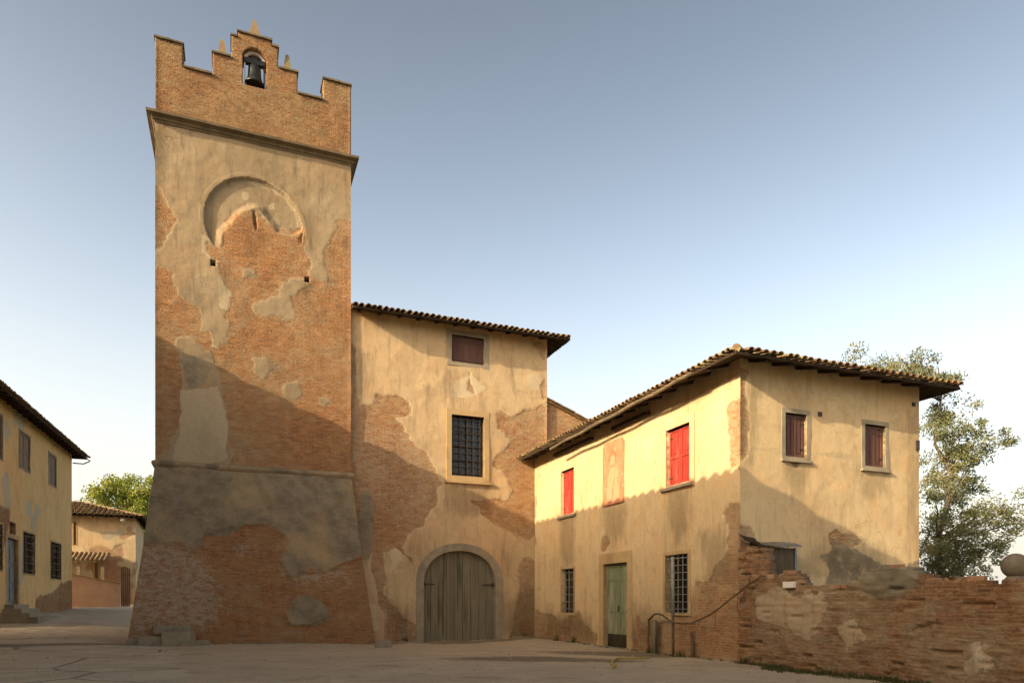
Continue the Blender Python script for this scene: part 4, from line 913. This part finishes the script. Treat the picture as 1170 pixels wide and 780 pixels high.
# ------------------------------------------------------------------ lean-to shed behind the wall
def shed():
    q = Face(RRT, (0, 0), 0, TH)
    depth = .52
    SF = Face(RRT, (0, -depth), 0, TH)
    a0, a1, z0, z1 = SF.rect(873, 907, 624, 662)
    zb = z1; x0, y0 = W2(UR, VR)
    root = tag(empty('lean_to', RRT, TH), 'tiny plank lean-to with a buckled sheet metal roof behind the brick wall', 'shed')
    m = MB(); n = 6
    for k in range(n):
        p0, p1 = a0 + (a1 - a0) * k / n, a0 + (a1 - a0) * (k + 1) / n
        m.fbox(SF, p0 + .005, p1 - .005, -.03, random.uniform(0, .012), -.1, z1 - .03)
    m.build('plank_wall', M['dirtwood2'], root)
    for p in (a0 - .07, a1 + .01):
        m = MB(); m.fbox(SF, p, p + .06, -.06, .03, -.1, z1 - .02); m.build('post', M['metal'], root)
    m = MB(); m.box8([SF.p(a0, -.05, -.1), SF.p(a0, -.08, -.1), SF.p(a0, -.50, -.1), SF.p(a0 - .02, -.50, -.1), SF.p(a0, -.05, z1 - .03), SF.p(a0, -.08, z1 - .03), SF.p(a0, -.50, z1 + .15), SF.p(a0 - .02, -.50, z1 + .15)]); m.build('side_panel', M['dirtwood2'], root)
    # corrugated roof, curled up on the left
    nx, ny = 40, 8; V = []; F_ = []
    for i in range(nx + 1):
        for j in range(ny + 1):
            s = i / nx; t = j / ny; a = a0 - .42 + (a1 - a0 + .56) * s; d = .14 - t * (depth + .1)
            curl = .16 * max(0, 1 - s / .22) ** 1.5 - .05 * math.sin(s * 3.1); z = z1 + .02 + t * .16 + curl + .012 * math.sin(s * 70) + .03 * vnoise(s * 4, t * 3, 5)
            V.append(SF.p(a, d, float(z)))
    for i in range(nx):
        for j in range(ny):
            k = i * (ny + 1) + j; F_.append((k, k + ny + 1, k + ny + 2, k + 1))
    o = mesh_obj('sheet_roof', V, F_, M['metal'], root, True); md = o.modifiers.new('thick', 'SOLIDIFY'); md.thickness = .008
M['dirtwood2'] = plain('grey_brown_planks', (.07, .055, .038), (.12, .092, .062), 5, .9, .005, (3, 3, .3))
shed()

# ------------------------------------------------------------------ house at the left, steps and door
LDIR = math.atan2(800.0, 295 - 585.0)           # its street front runs away from the camera
p0 = np.array((-(585 / 800.0) * 30.0, 30.0)); ld = np.array((math.cos(LDIR), math.sin(LDIR)))
def left_house():
    start = p0 - ld * 3.2; rt = (start[0], start[1], 0); RZ = LDIR - math.pi / 2
    root = tag(empty('street_house', rt, RZ), 'ochre two storey house with a blue grey door and front steps at the left edge', 'house')
    F = Face(rt, (0, 0), math.pi / 2, RZ)
    ln = F.hit(82, 600)[0]; ze = F.hit(60, 491, .75)[1]; pt = .28; ov = .75; zt = ze + ov * pt
    dpx = F.rect(8, 20.5, 615, 690); wins = [F.rect(22.5, 34, 496, 536), F.rect(55.5, 64, 520, 554), F.rect(26.5, 39.5, 609, 655), F.rect(58, 69.5, 620, 661)]
    top = F.rect(11, 17.5, 597, 611); extra = [F.rect(-14, 2.5, 470, 520), F.rect(-12, 2.5, 597, 650)]
    rects = [dpx] + wins + [top] + extra
    ks = [q for r in rects for q in r[:2]]; kz = [q for r in rects for q in r[2:]]
    brk = [F.poly(q) for q in ([(-5, 572), (14, 578), (12, 600), (6, 640), (-5, 640)], [(40, 680), (84, 655), (86, 720), (40, 720)], [(0, 555), (6, 556), (5, 562)])]
    facade('wall', M['left'], root, F, steps(0, ln, .1, ks), steps(-.4, zt, .1, kz), holes(rects), .4, {'plaster': lambda A, Z: np.clip(.25 - union(brk, A, Z), -3, 3), 'pale': lambda A, Z: np.minimum(fbm(A * .5, Z * .5, 9) - .45, .2)}, lambda A, Z: .03 * fbm(A * .5, Z * .5, 91))
    wd = 8.0
    for o, a, l_ in (((0, ln), math.pi, wd), ((-wd, ln), -math.pi / 2, ln), ((-wd, 0), 0, wd)):
        facade('wall', M['left'], root, Face(rt, o, a, RZ), steps(0, l_, .4), steps(-.4, zt, .4), None, .05, {'plaster': lambda A, Z: .6 + fbm(A * .5, Z * .5, 3)})
    roof(root, (0, 0), math.pi / 2, False, ln, wd, ze, ov, pt, hip=False, end_over=.45)
    # gable fill
    m = MB(); G = Face(rt, (0, ln), math.pi, RZ); m.prism(G, [(0, zt - .05), (wd, zt - .05), (wd / 2, zt + wd / 2 * pt - .02)], -.3, -.01); m.build('gable', M['left'], root)
    for k, r in enumerate(wins + extra):
        low = r[3] < 5.5
        w = frame_ring(F, r, .10, -.2, .015).build('window', M['stone' if not low else 'surround'], root)
        if low: grille(F, r, .05, w, 4, 6, M['iron'], .014); pane(F, r, -.2, w, 2, 3); tag(w, 'ground floor window with an iron grille')
        else: shutter_leafs(F, r, -.05, M['maroon2'], w, 2, 2); tag(w, 'upper window with closed brown shutters')
    w = frame_ring(F, top, .06, -.2, .015).build('window', M['surround'], root); pane(F, top, -.2, w, 1, 1)
    d = MB(); a0, a1, z0, z1 = dpx; w2 = (a1 - a0) / 2
    for k in range(2):
        x0, x1 = a0 + k * w2 + .006, a0 + (k + 1) * w2 - .006; d.fbox(F, x0, x1, -.2, -.15, z0, z1)
        for q in range(3): d.fbox(F, x0 + .1, x1 - .1, -.149, -.125, z0 + .15 + q * .85, z0 + .85 + q * .85)
    dr = d.build('door', M['blue'], root); tag(dr, 'blue grey panelled double door above the steps')
    m = MB(); m.ring(F, [(a0 - .2, z0), (a0 - .2, z1 + .2), (a1 + .2, z1 + .2), (a1 + .2, z0)], [(a0, z0), (a0, z1), (a1, z1), (a1, z0)], -.2, .02, closed=False); m.build('surround', M['surround'], dr)
    n = 4; g0 = z0 - .72
    stp = MB()
    for k in range(n):
        o_ = .35 + .36 * k; zt_ = z0 - (k) * .18; stp.fbox(F, a0 - .35 - .25 * k, a1 + .35 + .25 * k, .005 + (.0 if k == 0 else .35 + .36 * (k - 1) - .02), o_, -.2, zt_ - .01 * (k > 0))
        if k: stp.fbox(F, a0 - .35 - .25 * k, a0 - .35 - .25 * (k - 1) - .003, .005, .35 + .36 * (k - 1) - .023, -.2, zt_ - .01); stp.fbox(F, a1 + .35 + .25 * (k - 1) + .003, a1 + .35 + .25 * k, .005, .35 + .36 * (k - 1) - .023, -.2, zt_ - .01)
    stp.build('front_steps', M['stone'], root)
    m = MB(); e = ln + .45; m.tube([F.p(e - .05, .80, ze - .02), F.p(e + .25, .82, ze - .03), F.p(e + .1, .5, ze - .25), F.p(e - .4, .05, ze - .32)], .035, 6); m.build('downpipe', M['iron'], root)
M['maroon2'] = plain('brown_paint', (.16, .095, .055), (.21, .13, .075), 3, .65, .003, (1, 1, .25))
left_house()

# ------------------------------------------------------------------ taller house out of view at the left: its tiled eave throws the long shadow across the court
def shade_house():
    ue = -8.6; ze = 10.4 + .404 * (-2.51 - ue) - .16
    ov = .7; uw = ue - ov; v0, v1 = 30.0, -14.0; x, y = W2(uw, v0); rt = (x, y, 0)
    root = tag(empty('villa', rt, TH), 'long three storey villa with tiled eaves along the near left side of the court', 'house')
    ln = v0 - v1; pt = .28; zt = ze + ov * pt; wd = 10.0
    F = Face(rt, (0, -ln), math.pi / 2, TH)
    rects = []
    for k in range(10):
        for h in (1.3, 5.2, 9.0): rects.append((1.8 + k * 4.3, 2.9 + k * 4.3, h, h + 1.9))
    ks = [q for r in rects for q in r[:2]]; kz = [q for r in rects for q in r[2:]]
    facade('wall', M['left'], root, F, steps(0, ln, .5, ks), steps(-.5, zt, .5, kz), holes(rects), .35, {'plaster': lambda A, Z: .8 + fbm(A * .3, Z * .3, 4)})
    for o, a, l_ in (((0, 0), math.pi, wd), ((-wd, 0), -math.pi / 2, ln), ((-wd, -ln), 0, wd)):
        facade('wall', M['left'], root, Face(rt, o, a, TH), steps(0, l_, .5), steps(-.5, zt, .5), None, .05, {'plaster': lambda A, Z: .8 + fbm(A * .3, Z * .3, 3)})
    roof(root, (-wd, 0), -math.pi / 2, False, ln, wd, ze, ov, pt, sp=.50, r=.185, rafters=False, butt_over=.3)
    for r in rects:
        w = frame_ring(F, r, .12, -.2, .015).build('window', M['surround'], root); shutter_leafs(F, r, -.08, M['maroon2'], w, 2, 2)
shade_house()

# ------------------------------------------------------------------ far end of the lane
def far_end():
    a = TH + .04; st = np.array((-.6475 * 46, 46.0)); rt = (st[0], st[1], 0); F = Face(rt, (0, 0), a, 0); R0 = a
    root = tag(empty('lane_house', rt, R0), 'small pale house with a tiled roof at the end of the lane', 'house')
    F = Face(rt, (0, 0), 0, R0); ln = F.hit(155, 640)[0]; ov = .55; ze = F.hit(120, 590, ov)[1]; pt = .3; zt = ze + ov * pt; wd = 7.0
    win = [F.rect(84, 87, 596, 622), F.rect(108, 112, 640, 668)]
    ks = [q for r in win for q in r[:2]]; kz = [q for r in win for q in r[2:]]
    brk = [F.poly(q) for q in ([(95, 622), (130, 616), (150, 600), (158, 640), (158, 700), (90, 700)],)]
    facade('wall', M['far'], root, F, steps(0, ln, .1, ks), steps(0, zt, .1, kz), holes(win), .3, {'plaster': lambda A, Z: np.clip(.22 - .5 * union(brk, A, Z) + .5 * fbm(A, Z, 7), -3, 3), 'pale': lambda A, Z: fbm(A * .7, Z, 8) - .2})
    for o, an, l_ in (((ln, 0), math.pi / 2, wd), ((ln, wd), math.pi, ln), ((0, wd), -math.pi / 2, wd)):
        facade('wall', M['far'], root, Face(rt, o, an, R0), steps(0, l_, .2), steps(0, zt, .2), None, .05, {'plaster': lambda A, Z: .3 + fbm(A * .7, Z, 3)})
    roof(root, (0, 0), 0, False, ln, wd, ze, ov, pt, hip=True, butt_over=.6, sp=.30, r=.125)
    for r in win: w = frame_ring(F, r, .08, -.2, .01).build('window', M['surround'], root); shutter_leafs(F, r, -.06, M['maroon2'], w, 1, 2)
    m = MB(); q = F.hit(141, 595); m.lathe([(.02, 0), (.15, .05), (.16, .2), (.02, .26)], F.p(q[0], .35, q[1] - .1), 10); m.build('lamp', M['white'], root, True)
    # lean-to in front
    c = np.array((-.6475 * 41, 41.0)); c = st + np.array((math.sin(a), -math.cos(a))) * 2.2; rt2 = (c[0], c[1], 0)
    sh = tag(empty('porch', rt2, R0), 'low open porch with a small tiled roof against the lane house', 'porch')
    G = Face(rt2, (0, 0), 0, R0); z0, z1 = G.hit(100, 641)[1], G.hit(100, 633)[1]; l2 = G.hit(119, 640)[0]
    m = MB(); m.prism(Face(rt2, (-.3, 0), math.pi / 2, R0), [(-.1, z0 - .05), (2.1, z0 + .55), (2.1, z0 + .62), (-.1, z0 + .02)], -l2 - .4, .0); rf = m.build('roof', M['wood'], sh)
    mt = MB()
    for k in np.arange(-.25, l2 + .1, .26):
        mt.tube([G.p(k, .18, z0 + .03), G.p(k, -2.1, z0 + .66)], .11, 8)
    mt.build('roof_tiles', M['tile'], rf)
    for k in (.1, l2 * .5, l2 - .1):
        m = MB(); m.fbox(G, k - .1, k + .1, -.2, 0, .2, z0 - .06); m.build('pillar', M['far'], sh)
    # pink render wall
    s2 = c + np.array((math.sin(a), -math.cos(a))) * 1.2; rt3 = (s2[0], s2[1], 0); P = Face(rt3, (0, 0), 0, R0)
    pw = tag(empty('pink_wall', rt3, R0), 'low salmon pink wall in front of the small porch down the lane', 'wall')
    a0 = P.hit(76, 670)[0]; a1 = P.hit(137, 670)[0]; zt0, zt1 = P.hit(82, 655)[1], P.hit(135, 667)[1]
    m = MB(); m.prism(P, [(a0, .1), (a1, .1), (a1, zt1), (a0, zt0)], -.3, 0); m.build('wall', M['pink'], pw)
    m = MB(); m.prism(P, [(a0 - .02, zt0 + .003), (a1 + .03, zt1 + .003), (a1 + .03, zt1 + .08), (a0 - .02, zt0 + .08)], -.34, .05); m.build('coping', M['surround'], pw)
    # gate at the foot of the wall
    b = P.hit(150, 665)[0]; g2 = tag(empty('lane_gate', (s2[0] + ld[0] * 0, s2[1], 0), R0), 'narrow brown wooden gate between the pink wall and the house corner', 'gate')
    m = MB(); n = 5; z1 = P.hit(145, 648)[1]
    for k in range(n): m.fbox(P, a1 + .05 + (b - a1 - .1) * k / n, a1 + .05 + (b - a1 - .1) * (k + .85) / n, -.12, -.08, 1.1, z1 + .06 * math.sin(k))
    m.build('pickets', M['maroon2'], g2)
    m = MB(); m.fbox(P, a1 + .04, b - .04, -.155, -.125, 1.5, 1.62); m.fbox(P, a1 + .04, b - .04, -.155, -.125, z1 - .5, z1 - .38); m.build('rail', M['maroon2'], g2)
far_end()

# ------------------------------------------------------------------ trees and weeds
def leaves_mesh(name, centers, radii, counts, size, mat, parent, flat=.8, aspect=2.2):
    P = []; 
    for c, r, n in zip(centers, radii, counts):
        d = RNG.normal(size=(n, 3)); d /= np.linalg.norm(d, axis=1)[:, None]; rr = RNG.random(n) ** (1 / 2.2)
        P.append(np.array(c) + d * (rr * r)[:, None] * np.array((1, 1, flat)))
    P = np.concatenate(P); n = len(P)
    a = RNG.normal(size=(n, 3)); a[:, 2] -= .3; a /= np.linalg.norm(a, axis=1)[:, None]; b = np.cross(a, RNG.normal(size=(n, 3))); b /= np.linalg.norm(b, axis=1)[:, None]
    s = size * RNG.uniform(.6, 1.25, n)[:, None]
    V = np.stack([P - a * s * .5, P + b * s * .5 / aspect, P + a * s * .5, P - b * s * .5 / aspect], 1).reshape(-1, 3)
    F_ = np.arange(4 * n).reshape(-1, 4)
    return mesh_obj(name, V, F_, mat, parent, False, {'tone': np.repeat(RNG.random(n), 4)})
def at(px, py, Y): return np.array(((px - CX) / FPX * Y, Y, EYE + (HY - py) / FPX * Y))
def bend(a, b, n=6, j=.12, sag=0):
    a, b = np.array(a, float), np.array(b, float); L = np.linalg.norm(b - a)
    return [a + (b - a) * t + (RNG.normal(size=3) * j * L * .25 + np.array((0, 0, sag * L))) * math.sin(math.pi * t) for t in np.linspace(0, 1, n)]
def poplar():
    Y0 = 27.0; base = at(1082, 700, Y0); base[2] = 0
    root = tag(empty('poplar_tree', tuple(base)), 'thin branched tree with grey green leaves rising behind the corner house', 'tree')
    Lc = lambda p: tuple(np.array(p) - base)
    trunk = MB(); tp = bend(base - np.array((0, 0, .3)), at(1072, 420, Y0 + .4), 9, .10); tr = np.linspace(.17, .02, 9); trunk.tube([Lc(p) for p in tp], list(tr), 8)
    tips = [(970, 412), (988, 404), (1010, 414), (1030, 410), (1044, 404), (1062, 422), (1078, 436), (1090, 455), (1068, 466), (1098, 478), (1072, 492), (1118, 500), (1142, 496), (1130, 512), (1108, 522), (1084, 520), (1066, 530), (1120, 545), (1096, 552), (1070, 560), (1082, 585),
            (1108, 590), (1130, 580), (1148, 572), (1168, 575), (1184, 585), (1160, 600), (1136, 604), (1112, 612), (1090, 612), (1066, 600), (1060, 630), (1078, 640), (1100, 640), (1118, 652), (1056, 655), (1138, 622), (1075, 620), (1092, 632)]
    cs, rs, ns = [], [], []
    for k, (px, py) in enumerate(tips):
        Y = Y0 + RNG.uniform(-1.8, 1.8); c = at(px, py, Y)
        j = int(np.clip(np.argmin([abs(p[2] - (c[2] - 1.6)) for p in tp]), 1, 8)); br = bend(tp[j], c, 6, .12, -.02)
        trunk.tube([Lc(p) for p in br], list(np.linspace(max(.02, tr[j] * .4), .007, 6)), 5)
        for t in (2, 3, 4, 5):
            cs.append(np.array(Lc(br[t])) + RNG.normal(size=3) * .18); rs.append(RNG.uniform(.34, .66)); ns.append(int(RNG.integers(95, 200) * (.65 if t < 3 else 1)))
        for q in range(4):                                # side twigs
            t = RNG.integers(2, 6); e = br[t] + RNG.normal(size=3) * np.array((.45, .45, .35)); trunk.tube([Lc(br[t]), Lc((br[t] + e) / 2 + RNG.normal(size=3) * .05), Lc(e)], [.009, .006, .003], 4)
            cs.append(np.array(Lc(e))); rs.append(.26); ns.append(100)
    trunk.build('trunk', M['bark'], root, True)
    leaves_mesh('crown', cs, rs, ns, .125, M['leaf_olive'], root, .8, 2.4)
poplar()
def far_tree():
    Y0 = 72.0; base = at(140, 690, Y0); base[2] = 1.0
    root = tag(empty('broadleaf_tree', tuple(base)), 'bright green round tree rising behind the lane house roof', 'tree')
    Lc = lambda p: tuple(np.array(p) - base); m = MB(); tp = bend(base - np.array((0, 0, .4)), at(148, 600, Y0), 6, .05); m.tube([Lc(p) for p in tp], list(np.linspace(.45, .2, 6)), 8)
    cs, rs, ns = [], [], []
    for k in range(140):
        d = RNG.normal(size=3); d /= np.linalg.norm(d); rr = RNG.uniform(.35, 1) ; c = at(150, 586, Y0) + d * rr * np.array((4.7, 4.0, 4.2))
        if k % 4 == 0: m.tube([Lc(p) for p in bend(tp[4], c, 5, .1)], list(np.linspace(.12, .02, 5)), 5)
        cs.append(np.array(Lc(c))); rs.append(RNG.uniform(.6, 1.15)); ns.append(210)
    m.build('trunk', M['bark'], root, True); leaves_mesh('crown', cs, rs, ns, .26, M['leaf_bright'], root, .85, 1.7)
far_tree()
def tuft(mb, c, n, h, spread, lean=.35):
    for k in range(n):
        a = RNG.uniform(0, 2 * math.pi); r = RNG.random() ** .6 * spread; p = np.array(c) + np.array((math.cos(a) * r, math.sin(a) * r, 0)); hh = h * RNG.uniform(.5, 1.15); w = .006 + .008 * RNG.random()
        b = RNG.uniform(0, 2 * math.pi); dv = np.array((math.cos(b), math.sin(b), 0)); e = np.array((-dv[1], dv[0], 0)) * w; m_ = p + dv * lean * hh * .35 + np.array((0, 0, hh * .6)); t = p + dv * lean * hh + np.array((0, 0, hh))
        mb.add([p - e, p + e, m_ + e * .7, m_ - e * .7, t], [(0, 1, 2, 3), (3, 2, 4)])
def grass():
    mb = MB()
    for v in np.arange(13.9, 7.0, -.07):                      # strip along the foot of the garden wall
        for q in range(4 if v < 12.9 else 2):
            d = abs(RNG.normal()) * .26 * (1.0 if v < 12.6 else .40) * (.6 + .6 * float(fbm(np.array(v * 1.5), np.array(0.), 5))+.3) + .04; X, Y = W2(UR - .08 - d, v + RNG.uniform(-.05, .05)); tuft(mb, (X, Y, float(gz(X, Y)) - .01), 12, .05 + .10 * RNG.random() ** 2, .10, .6)
    for u in np.arange(4.8, 11.5, .22):
        if 6.1 < u < 9.4: continue
        if RNG.random() < .6: X, Y = W2(u, VM - .12 - RNG.random() * .12); tuft(mb, (X, Y, float(gz(X, Y))), 7, .07, .07)
    for v in np.arange(14.2, 26.5, .2):
        if RNG.random() < .55: X, Y = W2(UR - .1 - .1 * RNG.random(), v); tuft(mb, (X, Y, float(gz(X, Y))), 7, .07, .07)
    o = mesh_obj('grass', mb.v, [tuple(f) for f in mb.f], M['leaf_weed'], None, False, {'tone': RNG.random(len(mb.v))}); tag(o, 'thin strip of grass and weeds along the foot of the walls', 'grass', kind='stuff')
grass()
def weeds():
    spots = [(LF, 857, 758), (LF, 748, 748), (LF, 783, 751), (HF, 598, 733), (HF, 462, 738), (LF, 640, 733), (LF, 660, 737)]
    labs = ['small weed at the foot of the wall below the lean-to', 'small dark weed beside the grey stub post under the window', 'scrubby weed right of the tall rusty pole', 'low weed where the gate house meets the corner house', 'low weed at the foot of the wall left of the gate', 'tiny weed under the small barred window', 'tiny weed between the small barred window and the green door']
    for (F, px, py), lb in zip(spots, labs):
        a = F.hit(px, py)[0]; q = F.wo + F.wt * a + F.wn * .16; z = float(gz(q[0], q[1])); mb = MB(); h = RNG.uniform(.16, .30)
        tuft(mb, (0, 0, 0), 26, h, .12, .5)
        o = mesh_obj('weed', mb.v, [tuple(f) for f in mb.f], M['leaf_weed'], None, False, {'tone': RNG.random(len(mb.v))}); o.location = (q[0], q[1], z); tag(o, lb, 'weed', 'weeds at the foot of the walls')
weeds()

# ------------------------------------------------------------------ pole, dry stem, post, hose, stones
def bits():
    K = lambda px, py, d=.25: (LF.hit(px, py, d))
    def wpt(px, py, d): a, z = LF.hit(px, py, d); q = LF.wo + LF.wt * a + LF.wn * d; return Vector((q[0], q[1], z))
    # tall pole: grey upper pipe, rusty lower pipe
    b = wpt(769, 752, .30); t = wpt(768.5, 636, .30); mid = wpt(769, 704, .30); g0 = float(gz(b.x, b.y))
    r = tag(empty('pole', (b.x, b.y, g0)), 'tall thin grey pole standing in front of the barred window', 'pole')
    m = MB(); m.tube([(0, 0, mid.z - g0), (t.x - b.x, t.y - b.y, t.z - g0)], .052, 10); m.build('upper_pipe', M['paleiron'], r, True)
    m = MB(); m.tube([(0, 0, -.15), (0, 0, mid.z - g0 + .05)], .040, 10); m.build('lower_pipe', M['vine'], r, True)
    # dry creeper stem from the post over to the wall top
    pts = [wpt(*q) for q in ((741, 748, .22), (741, 725, .22), (742, 707, .24), (748, 701, .26), (757, 702, .3), (765, 709, .36), (775, 712, .36), (790, 712, .32), (806, 704, .28), (822, 694, .26), (838, 681, .24), (852, 669, .2), (866, 660, .18), (878, 657, .12))]
    m = MB(); o0 = pts[0].copy(); o0.z = float(gz(o0.x, o0.y))
    fine = []
    for p, q in zip(pts[:-1], pts[1:]):
        for t_ in (0, .33, .67): fine.append(p.lerp(q, t_) - o0 + Vector(RNG.normal(size=3) * .012))
    m.tube(fine, list(np.linspace(.034, .016, len(fine))), 7)
    for k in range(9):
        p = fine[RNG.integers(20, len(fine))]; m.tube([p, p + Vector(RNG.normal(size=3) * np.array((.1, .25, .14)) - np.array((0, 0, .16))), p + Vector(RNG.normal(size=3) * np.array((.15, .3, .16)) - np.array((0, 0, .4)))], [.008, .006, .004], 4)
    o = mesh_obj('dry_vine', m.v, m.f, M['vine'], None, True); o.location = o0; tag(o, 'bare brown creeper stem looping from the ground up to the wall top', 'vine')
    # stub post
    b = wpt(748, 748, .14); g0 = float(gz(b.x, b.y)); m = MB(); hh = wpt(748, 708, .14).z - g0; m.tube([(0, 0, -.2), (.01, 0, hh * .6), (0, .01, hh)], [.085, .08, .07], 9); o = mesh_obj('stub_post', m.v, m.f, M['gatewood'], None, True); o.location = (b.x, b.y, g0); tag(o, 'short weathered wooden post against the wall left of the pole', 'post')
    b = wpt(791, 751, .10); g0 = float(gz(b.x, b.y)); m = MB(); hh = wpt(792, 722, .10).z - g0; m.tube([(0, 0, -.2), (.02, .05, hh * .5), (.0, .1, hh)], [.06, .05, .03], 8); o = mesh_obj('root_stump', m.v, m.f, M['vine'], None, True); o.location = (b.x, b.y, g0); tag(o, 'dead creeper stump at the wall foot right of the pole', 'stump')
    # yellow hose
    def gp(px, py): Y = EYE * FPX / (py - HY); X = (px - CX) / FPX * Y; return Vector((X, Y, float(gz(X, Y)) + .025))
    pts = [gp(*q) for q in ((742, 748.5), (728, 749), (716, 749), (706, 749.5), (701, 752), (699, 757), (703, 760.5), (699, 763))]; o0 = pts[0].copy(); fine = []
    for p, q in zip(pts[:-1], pts[1:]):
        for t_ in (0, .25, .5, .75): r_ = p.lerp(q, t_); r_.z = float(gz(r_.x, r_.y)) + .028; fine.append(r_ - o0)
    m = MB(); m.tube(fine, .026, 7); o = mesh_obj('hose', m.v, m.f, M['hose'], None, True); o.location = o0; tag(o, 'yellow hose lying on the ground outside the green door', 'hose')
    # stone blocks at the tower foot
    def block(px0, px1, pyb, pyt, dep, lab, back=0.0):
        Y = EYE * FPX / (pyb - HY) if pyb > 700 else 24; X0, X1 = (px0 - CX) / FPX * Y, (px1 - CX) / FPX * Y; h = (pyb - pyt) * Y / FPX; w = (X1 - X0) / 2; g0 = float(gz((X0 + X1) / 2, Y))
        n = 5; m = MB(); V = []; F_ = []
        import bmesh
        bm = bmesh.new(); bmesh.ops.create_cube(bm, size=1.0); bmesh.ops.scale(bm, vec=(2 * w, dep, h + .15), verts=bm.verts); bmesh.ops.bevel(bm, geom=bm.edges[:], offset=.035, segments=2, affect='EDGES'); bmesh.ops.subdivide_edges(bm, edges=bm.edges[:], cuts=2, use_grid_fill=True)
        for v in bm.verts: k = fbm(v.co.x * 3 + px0, v.co.y * 3 + v.co.z * 2, 4); v.co += v.co.normalized() * float(k) * .045; v.co.z += h / 2 - .075
        me = bpy.data.meshes.new('stone_block'); bm.to_mesh(me); bm.free(); me.materials.append(M['stone']); o = bpy.data.objects.new('stone_block', me); C.objects.link(o); o.location = ((X0 + X1) / 2, Y + dep / 2 + back, g0); o.rotation_euler = (0, 0, TH * .6 + random.uniform(-.06, .06)); tag(o, lab, 'stone block', 'stone blocks at the foot of the tower'); return o
    block(156, 183, 738, 727, .45, 'squared stone block at the tower corner, left of the taller slab topped block')
    block(184, 217, 738, 722, .45, 'larger squared stone block at the tower foot, beneath the flat slab')
    s = block(173, 213, 737, 733, .5, 'flat stone slab lying across the two squared blocks', .08); s.location.z += .50
    block(218, 237, 737, 731, .3, 'small rounded stone right of the squared blocks at the tower foot')
    block(143, 157, 737, 730, .35, 'small stone at the outermost left corner of the tower foot')
    block(428, 447, 737, 729, .3, 'rough stone at the wall foot left of the arched gate')
bits()
def pebbles():
    V, F_ = [], []
    ico = [(0, 0, .8), (.9, 0, .1), (.28, .85, .12), (-.72, .53, .1), (-.72, -.53, .05), (.28, -.85, .1), (0, 0, -.5)]; fc = [(0, 1, 2), (0, 2, 3), (0, 3, 4), (0, 4, 5), (0, 5, 1), (6, 2, 1), (6, 3, 2), (6, 4, 3), (6, 5, 4), (6, 1, 5)]
    for k in range(3200):
        if k < 1900: Y = RNG.uniform(11.5, 26); X = RNG.uniform(-.8, .6) * Y
        else: u = RNG.uniform(-3.5, 11.6); v = VT - (1.05 if u < 4.9 else .1) - abs(RNG.normal()) * .6; X, Y = W2(u, v)
        u, v = UV(X, Y)
        if u > UR - .1: continue
        z = float(gz(X, Y)); s = .010 + .05 * RNG.random() ** 5; a = RNG.uniform(0, 6.28); ca, sa = math.cos(a), math.sin(a); b = len(V); e = RNG.uniform(.6, 1.3)
        V += [(X + s * (px * ca * e - py * sa), Y + s * (px * sa * e + py * ca), z + s * pz * .8) for px, py, pz in ico]; F_ += [tuple(i + b for i in q) for q in fc]
    o = mesh_obj('gravel', V, np.array(F_), plain('pebbles', (.36, .285, .19), (.48, .39, .28), 3, bumpd=0)); tag(o, 'scattered small stones on the dirt of the court', 'gravel', kind='stuff')
pebbles()
